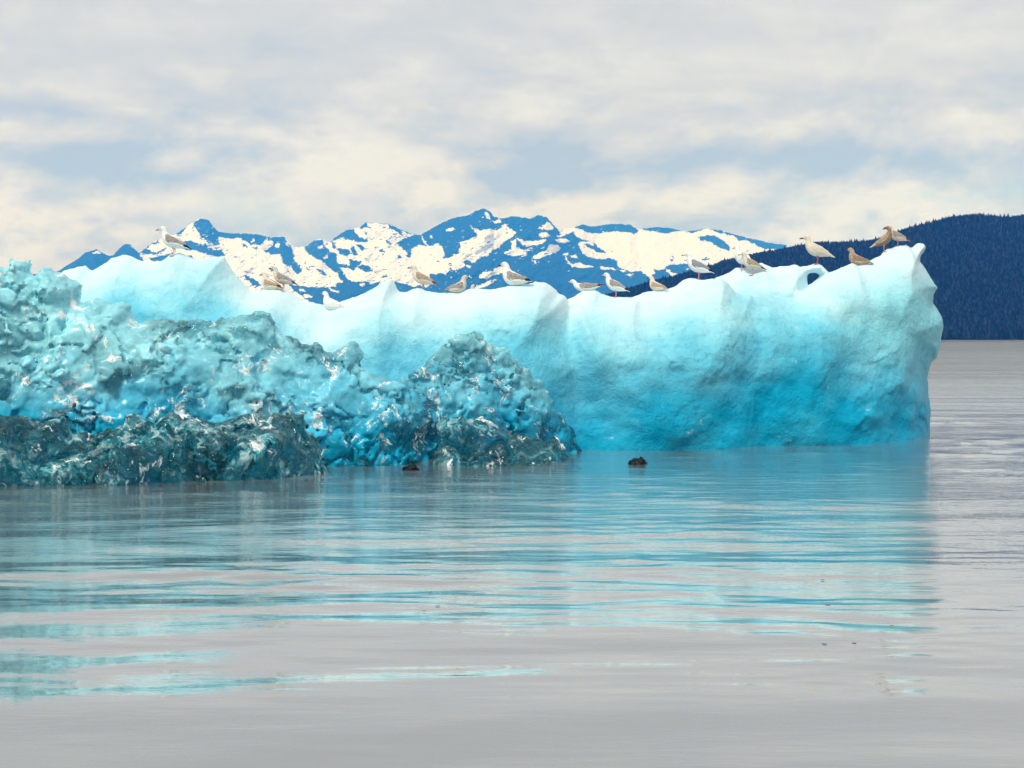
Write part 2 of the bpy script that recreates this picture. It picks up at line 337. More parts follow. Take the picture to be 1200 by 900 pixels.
PAINT = [(ROCK,[(-1101,250),(163,250),(164,299),(170,310),(180,420),(-1101,420)]),
 (SNOW,[(108,296),(113,293),(119,296),(117,297),(110,297)]),(SNOW,[(151,286),(156,290),(155,291)]),
 (ROCK,[(163,297),(172,289),(186,281),(187,285),(177,287),(171,292),(183,296),(190,293),(196,289),(193,293),(184,298),(172,298)]),
 (ROCK,[(174,303),(185,300),(195,298),(203,296),(199,302),(190,306),(178,306)]),
 (ROCK,[(226,262),(232,257),(237,256),(245,258),(253,270),(270,273),(303,274),(317,278),(332,277),(341,289),(345,300),(343,304),(351,311),(354,316),(350,322),(344,318),(341,311),(333,311),(329,298),(318,298),(309,294),(318,289),(320,284),(312,280),(306,287),(300,286),(295,287),(286,282),(277,279),(267,280),(256,277),(257,288),(252,287),(243,282),(235,277),(231,270)]),
 (SNOW,[(235,275),(240,274),(245,276),(240,277)]),
 (ROCK,[(208,290),(214,284),(222,281),(230,284),(237,287),(241,285),(245,290),(250,293),(260,292),(264,300),(256,301),(248,299),(238,297),(228,293),(218,293)]),
 (ROCK,[(216,300),(226,299),(224,306),(230,312),(218,305)]),(ROCK,[(205,272),(214,266),(218,268),(213,274),(208,277)]),
 (ROCK,[(283,283),(291,291),(285,289)]),(ROCK,[(295,290),(302,289),(300,293)]),(SNOW,[(322,286),(325,284),(328,286),(327,290),(323,290)]),(SNOW,[(335,283),(339,285),(338,289),(335,287)]),
 (SNOW,[(278,278),(283,279),(286,285),(281,286),(275,281)]),(SNOW,[(293,284),(297,280),(298,283),(295,285)]),
 (ROCK,[(285,321),(295,326),(303,331),(306,335),(298,335),(290,329)]),(ROCK,[(314,312),(323,318),(324,320),(318,318)]),(ROCK,[(336,316),(341,320),(339,321)]),(ROCK,[(357,311),(365,318),(360,316)]),
 (ROCK,[(362,311),(372,312),(366,313)]),(ROCK,[(371,315),(380,318),(384,323),(378,322)]),
 (ROCK,[(357,289),(370,281),(378,281),(380,288),(388,295),(394,297),(396,307),(398,313),(403,320),(408,328),(418,330),(428,329),(436,333),(446,329),(444,334),(430,345),(415,350),(405,360),(390,372),(378,370),(360,352),(342,338),(335,330),(345,334),(360,336),(375,337),(392,336),(396,331),(402,331),(395,320),(388,316),(378,306),(370,303),(365,300),(358,293)]),
 (SNOW,[(372,289),(378,288),(378,291),(373,291)]),(SNOW,[(378,302),(384,298),(384,302),(380,304)]),(SNOW,[(350,338),(356,338),(358,342),(351,342)]),(SNOW,[(356,344),(366,347),(364,350),(357,348)]),
 (SNOW,[(421,333),(428,331),(427,335),(422,336)]),(SNOW,[(385,337),(396,341),(398,344),(388,341)]),
 (ROCK,[(389,281),(397,275),(405,270),(414,268),(421,278),(431,280),(431,283),(424,284),(415,283),(400,279),(390,282)]),
 (ROCK,[(421,267),(429,260),(432,265),(437,268),(428,267)]),(ROCK,[(455,262),(470,269),(486,275),(478,274),(470,270),(472,277),(466,272),(457,267)]),
 (ROCK,[(395,291),(409,292),(412,298),(405,300),(398,298)]),(ROCK,[(388,283),(393,284),(394,292),(390,291)]),(ROCK,[(416,286),(422,287),(430,291),(424,294),(420,291)]),
 (ROCK,[(410,290),(414,287),(420,299),(414,299)]),(ROCK,[(394,309),(410,311),(409,303),(425,308),(418,312),(414,317),(408,314),(395,313)]),(ROCK,[(419,312),(425,310),(432,311),(438,317),(430,319),(422,316)]),
 (ROCK,[(446,323),(456,323),(447,325)]),(ROCK,[(450,282),(454,281),(460,286),(456,286)]),(ROCK,[(444,293),(449,292),(451,296),(446,296)]),(ROCK,[(466,300),(469,299),(471,302),(467,303)]),(ROCK,[(432,279),(437,281),(434,281)]),
 (ROCK,[(425,272),(431,273),(430,275)]),(ROCK,[(437,290),(441,289),(441,291)]),(ROCK,[(446,316),(453,315),(454,317)]),
 (ROCK,[(464,285),(475,279),(485,275),(493,275),(505,268),(520,260),(532,255),(549,252),(557,247),(567,244),(575,248),(579,254),(590,256),(600,253),(613,254),(622,256),(630,252),(640,254),(648,262),(658,274),(672,268),(674,276),(686,282),(695,283),(704,292),(712,297),(730,312),(765,316),(790,309),(808,309),(813,316),(850,306),(880,330),(880,420),(380,420),(400,352),(446,332),(466,331),(475,333),(485,336),(492,334),(500,338),(505,330),(503,322),(520,319),(528,316),(521,304),(519,302),(521,298),(519,290),(512,284),(508,288),(503,288),(497,283),(500,289),(491,287),(482,291),(481,302),(475,301),(478,297),(470,290)]),
 (SNOW,[(549,263),(556,268),(565,270),(573,268),(581,270),(588,266),(595,266),(605,272),(600,278),(592,282),(585,290),(576,294),(572,299),(562,302),(556,308),(549,305),(545,311),(535,317),(528,314),(522,323),(514,318),(505,322),(480,322),(481,302),(519,304),(530,300),(538,297),(537,292),(541,289),(538,284),(547,282),(560,276),(556,270)]),
 (ROCK,[(544,305),(548,304),(556,310),(550,313),(545,311)]),(SNOW,[(546,310),(552,311),(551,314),(547,313)]),
 (SNOW,[(492,272),(496,280),(500,283),(498,286),(494,280)]),(SNOW,[(503,276),(506,275),(507,279),(504,279)]),(SNOW,[(523,268),(532,267),(530,270),(524,271)]),
 (SNOW,[(567,247),(572,250),(575,258),(571,256)]),(SNOW,[(577,259),(586,256),(588,261),(580,262)]),(SNOW,[(588,264),(592,262),(593,266),(589,268)]),
 (SNOW,[(630,268),(638,264),(641,259),(650,267),(648,269),(637,269)]),(SNOW,[(631,273),(640,272),(646,276),(640,278),(633,278)]),(SNOW,[(652,277),(660,274),(662,277),(654,278)]),
 (SNOW,[(650,280),(662,279),(668,283),(664,285),(652,284)]),(SNOW,[(604,277),(612,281),(625,283),(640,280),(638,284),(628,287),(618,289),(611,286)]),
 (SNOW,[(599,282),(605,280),(605,290),(612,293),(624,291),(614,298),(604,300),(592,299),(590,296),(600,293)]),(SNOW,[(613,298),(618,296),(616,300),(612,301)]),
 (SNOW,[(645,286),(652,286),(658,291),(650,297),(640,300),(633,303),(622,303),(630,297),(640,293)]),(ROCK,[(637,297),(642,296),(640,299)]),(SNOW,[(623,305),(628,305),(629,310)]),
 (SNOW,[(561,323),(565,319),(575,317),(583,313),(592,312),(590,320),(580,322),(570,327),(563,326)]),(SNOW,[(555,337),(568,332),(575,328),(583,327),(575,333),(562,338)]),(SNOW,[(549,323),(553,325),(550,326)]),
 (SNOW,[(660,296),(666,296),(666,299),(661,299)]),(SNOW,[(668,299),(676,299),(676,303),(669,302)]),(SNOW,[(660,300),(662,300),(668,308),(673,311),(668,311)]),
 (SNOW,[(670,310),(680,307),(684,310),(698,313),(680,314),(670,313)]),(SNOW,[(702,312),(720,314),(722,317),(704,315)]),(SNOW,[(725,315),(735,318),(728,318)]),(SNOW,[(732,321),(742,321),(740,324)]),
 (SNOW,[(780,315),(790,320),(797,324),(788,325),(782,319)]),(SNOW,[(803,315),(807,314),(806,317)]),
 (SNOW,[(655,272),(662,266),(680,266),(752,262),(840,262),(950,280),(960,300),(900,294),(870,301),(850,307),(815,318),(812,311),(800,308),(785,310),(776,316),(768,316),(757,308),(742,302),(730,298),(715,296),(706,289),(697,283),(688,280),(676,278),(672,272),(660,276)]),
 (SNOW,[(678,284),(694,283),(696,288),(703,296),(716,297),(730,299),(745,304),(762,312),(768,320),(762,325),(750,318),(738,318),(726,314),(720,302),(700,304),(690,301),(683,297),(679,290)]),
 (ROCK,[(684,286),(692,286),(700,291),(706,296),(700,295),(690,290)]),(ROCK,[(672,266),(683,263),(692,265),(718,262),(738,263),(749,270),(743,274),(725,271),(708,272),(695,274),(685,271)]),
 (ROCK,[(752,269),(766,265),(785,267),(799,270),(790,271),(778,274),(765,271)]),(ROCK,[(802,271),(815,270),(826,268),(815,272),(806,273)]),
 (ROCK,[(818,278),(826,276),(838,276),(848,282),(856,290),(854,294),(843,290),(832,283),(820,282)]),
 (ROCK,[(830,268),(845,270),(862,275),(880,279),(900,284),(922,287),(922,293),(905,292),(893,291),(885,286),(872,281),(866,283),(860,276),(848,274),(838,271)]),
 (ROCK,[(786,301),(790,300),(790,302)]),(ROCK,[(784,303),(790,304),(787,306)]),(ROCK,[(800,304),(808,304),(806,306)]),(ROCK,[(820,303),(832,303),(826,306)]),(ROCK,[(873,293),(880,294),(876,295)])]
def build_mountains():
    nx, ny = 2000, 340
    px = np.concatenate([np.linspace(-1100, -20, 301)[:-1], np.linspace(-20, 1380, nx-300)]); crest = interp(CREST, px)+.6*fbm(px*.35, 0*px, 3.3, 3)+(px < 30)*5*fbm(px*.03, 0*px, 5.3, 4)*np.clip((30-px)/40, 0, 1)
    t = np.linspace(0, 1, ny)
    PX, Tt = np.meshgrid(px, t, indexing='ij'); base = HZ+3
    PY = base+(crest[:, None]-base)*Tt**.8
    # paint mask on the un-jittered photo grid with ragged edges
    wx_ = PX+1.5*fbm(PX*.22, PY*.32, 1.1, 5, .7); wy_ = PY+1.3*fbm(PX*.2, PY*.35, 7.1, 5, .7)
    m = np.zeros(PX.shape, np.float32)
    for kind, poly in PAINT:
        x0, x1 = min(p[0] for p in poly)-1, max(p[0] for p in poly)+1
        i0, i1 = np.searchsorted(px, [x0-6, x1+6])
        if i1 <= i0: continue
        ins = inside(poly, wx_[i0:i1], wy_[i0:i1]); m[i0:i1][ins] = kind
    sp = fbm(PX*.22+PY*.25, PY*.55, 4.4, 4, .65)               # outcrops and drifts too small to trace
    m = np.where((m < .5) & (sp > .84+.35*noise3(PX*.02, PY*.03, 9)) & (PX < 700), 1, m)
    m = np.where((m > .5) & (sp < -.98+.3*noise3(PX*.02, PY*.03, 3)) & (PX > 185), 0, m)
    st = noise3((PX-PY*1.3)*.10, (PX*.5+PY)*.42, 3.1)+.6*noise3((PX-PY*1.3)*.22, (PX*.5+PY)*.9, 8.1)
    m = np.where((PX < 50) & (fbm(PX*.035+PY*.03, PY*.07, 5.5, 5, .6) > .02), 0, m)
    zone = noise3(PX*.035, PY*.05, 6.6)
    m = np.where((m < .5) & (st > .62-.35*zone) & (PX > 165) & (PX < 640), 1, m)
    m = np.where((m < .5) & (st > .80-.2*zone) & (PX >= 640) & (PY > 292), 1, m)
    m = np.where((m > .5) & (st < -.80+.3*zone) & (PX > 185) & (PY < 318), 0, m)
    Y = 11500+4200*Tt+1500*sstep(PX, 640, 720)*Tt
    Y = Y-380*np.abs(fbm(PX*.012+PY*.01, PY*.012, 2.0, 4, .55))*np.sin(np.pi*np.clip(Tt, 0, 1))**.5-75*fbm(PX*.06+PY*.05, PY*.09, 6, 4, .6)*(Tt < .999)
    X, Yw, Z = at(PX, PY, Y)
    # back slope
    nb = 12; tb = np.linspace(0, 1, nb+1)[1:]
    Xb = X[:, -1:]*(1+.05*tb); Yb = Yw[:, -1:]+2500*tb; Zb = Z[:, -1:]*(1-tb)-3*tb
    X = np.concatenate([X, Xb], 1); Yw = np.concatenate([Yw, Yb], 1); Z = np.concatenate([Z, Zb], 1)
    m = np.concatenate([m, np.repeat(m[:, -1:], nb, 1)], 1)
    V = np.stack([X, Yw, Z], -1).reshape(-1, 3); N = ny+nb
    i, j = np.meshgrid(np.arange(nx-1), np.arange(N-1), indexing='ij')
    Q = np.stack([i*N+j, (i+1)*N+j, (i+1)*N+j+1, i*N+j+1], -1).reshape(-1, 4)
    me = mesh_np('mountains', V, Q); attr(me, 'rock', m)
    M, q, b, o = mat('snow_and_rock')
    a = q.n('ShaderNodeAttribute'); a.attribute_name = 'rock'
    pos = q.n('ShaderNodeNewGeometry').outputs['Position']
    n = q.noise(pos, .02, 4, .6)
    c = q.mix(q.ss(a.outputs['Fac'], .4, .6), q.ramp(n, [(0, (.74, .76, .80)), (1, (.90, .92, .96))]), q.ramp(n, [(.2, ROCKC), (.8, tuple(v*1.5 for v in ROCKC))]))
    q.put(b.inputs['Base Color'], c); b.inputs['Roughness'].default_value = .9; b.inputs['Specular IOR Level'].default_value = .1
    link('mountains', me, M, kind='structure')
ROCKC = (.012, .05, .11)
build_mountains(); print('mountains', time.time()-T0)

# ------------------------------------------------------------------ forested hill on the right
HCREST = [(560,396),(640,372),(700,350),(740,338),(770,329),(800,322),(817,316),(835,311.5),(850,306),(862,303.5),(885,298),(905,295),(935,289),(960,284.5),(985,285),(1010,284),(1022,282.5),(1045,276),(1060,269),(1085,263),(1110,256),(1130,253),(1150,252),(1175,255.5),(1200,253),(1260,243),(1350,238),(1700,260)]
def hill_point(px, t):
    crest = interp(HCREST, px)+1.8
    py = (HZ+.4)+(crest-(HZ+.4))*t**.85
    Y = 1750+1050*t-60*noise3(px*.02, t*3, 2.)-30*noise3(px*.06, t*9, 5.)
    return at(px, py, Y)
def build_hill():
    nx, ny = 420, 60
    px = np.linspace(560, 1640, nx); t = np.linspace(0, 1, ny)
    PX, Tt = np.meshgrid(px, t, indexing='ij')
    X, Y, Z = hill_point(PX, Tt)
    tb = np.linspace(0, 1, 9)[1:]
    X = np.concatenate([X, X[:, -1:]*(1+.05*tb)], 1); Y = np.concatenate([Y, Y[:, -1:]+900*tb], 1); Z = np.concatenate([Z, Z[:, -1:]*(1-tb**1.5)-3*tb], 1)
    N = ny+8; V = np.stack([X, Y, Z], -1).reshape(-1, 3)
    i, j = np.meshgrid(np.arange(nx-1), np.arange(N-1), indexing='ij')
    Q = np.stack([i*N+j, (i+1)*N+j, (i+1)*N+j+1, i*N+j+1], -1).reshape(-1, 4)
    me = mesh_np('hill', V, Q)
    M, q, b, o = mat('forest_floor'); b.inputs['Base Color'].default_value = (.012, .03, .035, 1); b.inputs['Roughness'].default_value = 1; b.inputs['Specular IOR Level'].default_value = 0
    link('hill', me, M, kind='structure')
    # spruces, one joined mass
    rs = np.random.RandomState(2); n = 72000
    tx = rs.uniform(565, 1630, n); tx = np.where(rs.rand(n) < .6, rs.uniform(690, 1300, n), tx); tt = rs.uniform(0, 1, n)
    tt[:5000] = 1.0-rs.rand(5000)*.012
    X, Y, Z = hill_point(tx, tt)
    H = rs.uniform(4, 7.5, n)*(1+.6*(rs.rand(n) < .05)); Wd = H*rs.uniform(.24, .36, n)
    ang = rs.uniform(0, 6.28, n)
    vs_, fs = [], []
    K = 5
    for lay, (z0, z1, rr) in enumerate(((-.1, .62, 1.0), (.35, 1.0, .62))):
        base = len(vs_)
        for k in range(K):
            a = ang+k*2*math.pi/K+lay*.5; r_ = Wd*rr*(1+.25*np.sin(a*3+tx))
            vs_.append(np.stack([X+r_*np.cos(a), Y+r_*np.sin(a), Z+H*z0], -1))
        vs_.append(np.stack([X, Y, Z+H*z1], -1))
        for k in range(K): fs.append((base+k, base+(k+1) % K, base+K))
    V = np.stack(vs_, 1); m = V.shape[1]
    Q = (np.array(fs)[None]+(np.arange(n)*m)[:, None, None]).reshape(-1, 3)
    me = mesh_np('forest', V.reshape(-1, 3), Q, smooth=False)
    attr(me, 'tint', np.repeat(rs.rand(n), m))
    M, q, b, o = mat('spruce_needles'); a = q.n('ShaderNodeAttribute'); a.attribute_name = 'tint'
    q.put(b.inputs['Base Color'], q.ramp(a.outputs['Fac'], [(0, (.006, .016, .04)), (.6, (.014, .032, .065)), (1, (.04, .065, .10))])); b.inputs['Roughness'].default_value = 1; b.inputs['Specular IOR Level'].default_value = 0
    link('forest', me, M, kind='stuff', label='dense dark spruce forest covering the hillside at right', category='forest')
build_hill(); print('hill', time.time()-T0)

# ------------------------------------------------------------------ the iceberg
# Each mass is an outline standing at its own distance (yc over x), swollen to a thickness front and back.
def pts(poly, Y):
    return [tuple(float(c) for c in (at(p[0], p[1], Y(p[0]) if callable(Y) else Y)[0], at(p[0], p[1], Y(p[0]) if callable(Y) else Y)[2])) for p in poly]
def Yf(stops): return lambda px: float(interp(stops, px))
def mass(poly, Y, Tf, Tb, kf=.45, kb=.4, holes=(), lean=0.0, rel=.15):
    P = pts(poly, Y)
    xs = [(at(p[0], p[1], Y(p[0]) if callable(Y) else Y)[0], Y(p[0]) if callable(Y) else Y) for p in poly]
    xs.sort(key=lambda q: q[0])
    return dict(P=P, yx=xs, Tf=Tf, Tb=Tb, kf=kf, kb=kb, holes=[pts(h, Y) for h in holes], lean=lean, rel=rel)
def carve(masses, disp, h=.028, zlo=-.42, smooth=.12, rough=.012):
    x0 = min(p[0] for m in masses for p in m['P'])-.3; x1 = max(p[0] for m in masses for p in m['P'])+.3
    z1 = max(p[1] for m in masses for p in m['P'])+.25
    y0 = min(q[1] for m in masses for q in m['yx'])-max(m['Tf'] for m in masses)-.4
    y1 = max(q[1] for m in masses for q in m['yx'])+max(m['Tb'] for m in masses)+.4
    gx = np.arange(x0, x1, h, dtype=np.float32); gy = np.arange(y0, y1, h, dtype=np.float32); gz = np.arange(zlo-.1, z1, h, dtype=np.float32)
    XX, ZZ = np.meshgrid(gx, gz, indexing='ij')
    V = np.full((len(gx), len(gy), len(gz)), -1., np.float32); DD = np.full(XX.shape, -1., np.float32)
    for m in masses:
        d = sdf2(m['P'], XX, ZZ)
        d = d+rough*fbm(XX*4.5+m['Tf'], 0*XX+1.7, ZZ*4.5, 4, .65)
        for hl in m['holes']: d = np.minimum(d, -sdf2(hl, XX, ZZ))
        yx = np.array(m['yx']); yc = np.interp(XX, yx[:, 0], yx[:, 1])+m['lean']*ZZ
        dp = np.clip(d, 0, None); DD = np.maximum(DD, d)
        yc = yc-m['rel']*fbm(XX*.8, ZZ*.9, m['Tf']*7, 3, .5)*sstep(dp, 0, .5)
        tf = m['Tf']*(1-np.exp(-dp/m['kf'])); tb = m['Tb']*(1-np.exp(-dp/m['kb']))
        dy = gy[None, :, None]-yc[:, None, :]
        q = np.where(dy < 0, tf[:, None, :]+dy, tb[:, None, :]-dy)
        q = np.minimum(q, (d*1.0)[:, None, :]+.0)
        k = smooth; hh = np.clip(.5+.5*(q-V)/k, 0, 1)      # smooth union
        V = V+(q-V)*hh+k*hh*(1-hh)
    V[:, :, gz < zlo] = -1
    I = np.nonzero(np.abs(V) < .30)
    X, Y, Z = gx[I[0]], gy[I[1]], gz[I[2]]
    V[I] += disp(X, Y, Z)*np.where(Z > zlo+.05, 1, 0)*(.22+.78*sstep(DD[I[0], I[2]], 0, .30))
    V[:, :, gz < zlo] = np.minimum(V[:, :, gz < zlo], -.02)
    V[0] = V[-1] = -1; V[:, 0] = V[:, -1] = -1; V[:, :, -1] = -1; V[:, :, 0] = -1
    P, Q = surface_nets(V, (x0, y0, zlo-.1), h)
    # drop crumbs that broke loose
    n = len(P); lab = np.arange(n)
    for _ in range(400):
        mn = lab[Q].min(1); new = lab.copy()
        for c in range(4): np.minimum.at(new, Q[:, c], mn)
        new = new[new]
        new = new[new]
        if (new == lab).all(): break
        lab = new
    u, cnt = np.unique(lab, return_counts=True); big = u[cnt.argmax()]
    keep = lab == big; ren = np.cumsum(keep)-1
    Q = ren[Q[keep[Q[:, 0]]]]; P = P[keep]
    return P, Q
def project(P):
    x, y, z = P[:, 0], P[:, 1], P[:, 2]-CAMZ
    c, s = math.cos(PITCH), math.sin(PITCH)
    dpt = y*c-z*s; up = y*s+z*c
    return 600+F*x/dpt, 450-F*up/dpt

def wall_disp(X, Y, Z):
    lo = sstep(Z, 2.7, .9)
    wx_ = .5*noise3(X*1.6, Y*1.6, Z*1.6)
    msk = sstep(fbm(X*.6, Y*.6, Z*.9, 2), -.2, .5)
    d = .03*fbm(X*1.3, Y*1.3, Z*1.3, 2, .5)
    d += lo*.035*facets(X*1.3+wx_, Y*1.3, Z*1.6+wx_)*(.3+msk)
    d += (.15+lo)*.020*facets(X*4.2+wx_, Y*4.2, Z*5+wx_, 3)*(.3+.8*msk)
    d += lo*.014*fbm(X*5, Y*5, Z*6, 4, .65)*(.5+msk)
    d += .004*noise3(X*11, Y*11, Z*11)
    return d
def clear_cells(X, Y, Z):
    wx_ = .75*fbm(X*1.1, Y*1.1, Z*1.1, 4, .6); wz_ = .55*fbm(X*1.6, Y*1.6, Z*1.6+4, 4, .62)
    f1, f2 = worley(X*1.45+wx_, Y*1.3, Z*1.5-wz_)
    g1, g2 = worley(X*3.9+wx_*2.2, Y*3.3, Z*3.4+wz_*2.0)
    m1 = sstep(noise3(X*1.2+3, Y*1.2, Z*1.4), -.25, .35)
    m2 = sstep(noise3(X*1.1, Y*1.1+8, Z*1.5)+.25*sstep(X, -2.4, -1.4), -.05, .45)
    return wx_, wz_, f1, f2, g1, g2, m1, m2
def clear_disp(X, Y, Z):
    wx_, wz_, f1, f2, g1, g2, m1, m2 = clear_cells(X, Y, Z)
    d = .08*fbm(X*.9, Y*.9, Z*1.1, 2, .5)
    d += .20*(.45-f1)-.19*m1*np.clip(.10-(f2-f1), 0, 1)/.10
    d += m2*(.07*(.5-g1)-.06*np.clip(.14-(g2-g1), 0, 1)/.14)
    d += .13*facets(X*2.3+wx_, Y*2.3, Z*2.3+wz_, 1)+.038*(.3+m2)*facets(X*5.5+wx_, Y*5.5, Z*5.5+wx_, 2)
    d += .013*fbm(X*5, Y*5, Z*5, 3, .66)
    return d
def core_disp(X, Y, Z):
    return .10*facets(X*1.9, Y*1.9, Z*1.9, 5)+.06*fbm(X*2, Y*2, Z*2, 3, .6)+.05*facets(X*4.6, Y*4.6, Z*4.6, 6)
def ledge_disp(X, Y, Z):
    wx_ = .5*noise3(X*1.8, Y*1.8, Z*1.2); wz_ = .25*noise3(X*4, Y*4, Z*3)
    f1, f2 = worley(X*1.5+wx_+wz_, Y*1.4, Z*1.2+wx_)
    g1, g2 = worley(X*3.6+wx_+wz_, Y*3.2+wx_, Z*1.9+wz_)
    m2 = sstep(noise3(X*1.7, Y*1.7+8, Z*1.7), -.3, .4)
    d = .06*fbm(X*1.3, Y*1.3, Z*1.2, 3, .5)+.30*(.42-f1)-.15*np.clip(.10-(f2-f1), 0, 1)/.10
    d += m2*(.11*(.5-g1)-.07*np.clip(.12-(g2-g1), 0, 1)/.12)
    d += .19*facets(X*2.2+wx_, Y*2.2, Z*1.7+wz_, 1)+.035*m2*facets(X*6+wx_, Y*6, Z*5+wx_, 2)+.006*fbm(X*7, Y*7, Z*7, 2, .6)
    return d

RIDGE_L = [(-60,345),(0,335),(60,330),(75,316),(100,311),(108,318),(122,309),(132,302),(143,299),(152,299),(162,304),(172,306),(180,308),(190,305),(200,298),(212,297),(225,302),(238,304),(250,301),(263,301),(268,309),(275,321),(284,331),(297,341),(308,341),(320,338),(332,339),(345,346),(355,352),(368,355),(378,361),(386,364),(400,372),(430,400),(440,600),(-60,600)]
MID = [(330,420),(350,385),(375,368),(388,359),(400,353),(418,347),(435,339),(446,331),(458,326),(464,334),(468,341),(475,342),(483,339),(492,338),(500,341),(515,343),(535,342),(545,339),(560,338),(575,339),(590,336),(605,332),(618,333),(627,329),(640,331),(648,336),(655,344),(663,346),(667,360),(675,385),(700,420),(740,600),(330,600)]
BACK = [(600,420),(640,375),(660,352),(672,347),(682,340),(697,339),(705,344),(715,347),(740,348),(748,345),(755,342),(770,340),(785,338),(793,334),(800,328),(808,326),(825,328),(840,325),(855,319),(862,314),(872,314),(885,311),(892,307),(905,313),(920,312),(932,309),(938,313),(950,310),(957,308),(963,311),(970,318),(978,326),(985,340),(1000,600),(600,600)]
ARCH = [(946,322),(951,320),(957,320.5),(961,323),(957,327),(952,331),(947,334),(946,328)]
LOW = [(640,420),(668,362),(680,357),(700,361),(722,360),(735,354),(745,352),(752,358),(765,350),(790,345),(810,340),(828,332),(845,326),(853,331),(862,341),(870,345),(880,346),(900,380),(920,600),(640,600)]
RIGHT = [(820,400),(845,360),(870,344),(885,342),(900,344),(920,350),(930,350),(938,343),(948,335),(958,328),(968,320),(980,316),(998,308),(1005,311),(1020,306),(1032,299),(1040,291),(1050,289),(1062,286),(1068,290),(1075,284),(1083,285),(1086,291),(1079,300),(1078,306),(1086,317),(1093,329),(1098,337),(1094,345),(1093,355),(1098,362),(1103,370),(1106,382),(1103,395),(1101,410),(1098,420),(1092,425),(1087,440),(1088,460),(1091,480),(1090,500),(1090,514),(1090,600),(820,600)]
CLEAR_L = [(-60,300),(-20,302),(0,308),(8,313),(12,303),(22,301),(32,304),(34,316),(40,322),(45,312),(52,307),(62,314),(72,318),(85,327),(96,334),(95,344),(92,352),(100,351),(113,348),(128,354),(145,354),(152,360),(158,370),(165,375),(180,373),(195,370),(205,374),(225,372),(240,371),(255,370),(270,370),(290,369),(315,368),(325,371),(330,381),(333,392),(342,396),(352,402),(370,403),(385,412),(400,407),(416,397),(422,410),(428,428),(440,436),(458,444),(470,442),(485,450),(500,480),(510,600),(-60,600)]
CLEAR_C = [(455,475),(465,452),(475,440),(490,430),(505,418),(518,402),(535,391),(550,388),(562,391),(574,399),(590,410),(610,424),(630,444),(650,470),(668,498),(682,524),(694,548),(702,600),(455,600)]
LEDGE_L = [(-60,480),(-20,479),(0,481),(30,485),(55,491),(73,489),(80,498),(86,506),(97,506),(110,510),(125,501),(140,493),(160,486),(180,485),(205,483),(218,488),(225,486),(240,493),(258,491),(275,488),(300,484),(320,481),(345,481),(355,489),(362,501),(370,521),(378,536),(383,556),(384,600),(-60,600)]
LEDGE_C = [(500,600),(503,535),(510,515),(515,503),(520,493),(532,489),(545,488),(560,493),(575,499),(590,503),(610,509),(640,513),(655,516),(664,526),(670,536),(673,550),(674,600)]
LEDGE_F = [(522,600),(524,540),(532,529),(548,523),(575,524),(592,531),(600,540),(606,535),(622,533),(640,536),(652,545),(655,600)]

ice = bpy.data.objects.new('iceberg', None); col.objects.link(ice); ice.location = (0, 22, 0)
ice['label'] = 'long turquoise iceberg with white weathered crest and clear dark ice at its foot'; ice['category'] = 'iceberg'

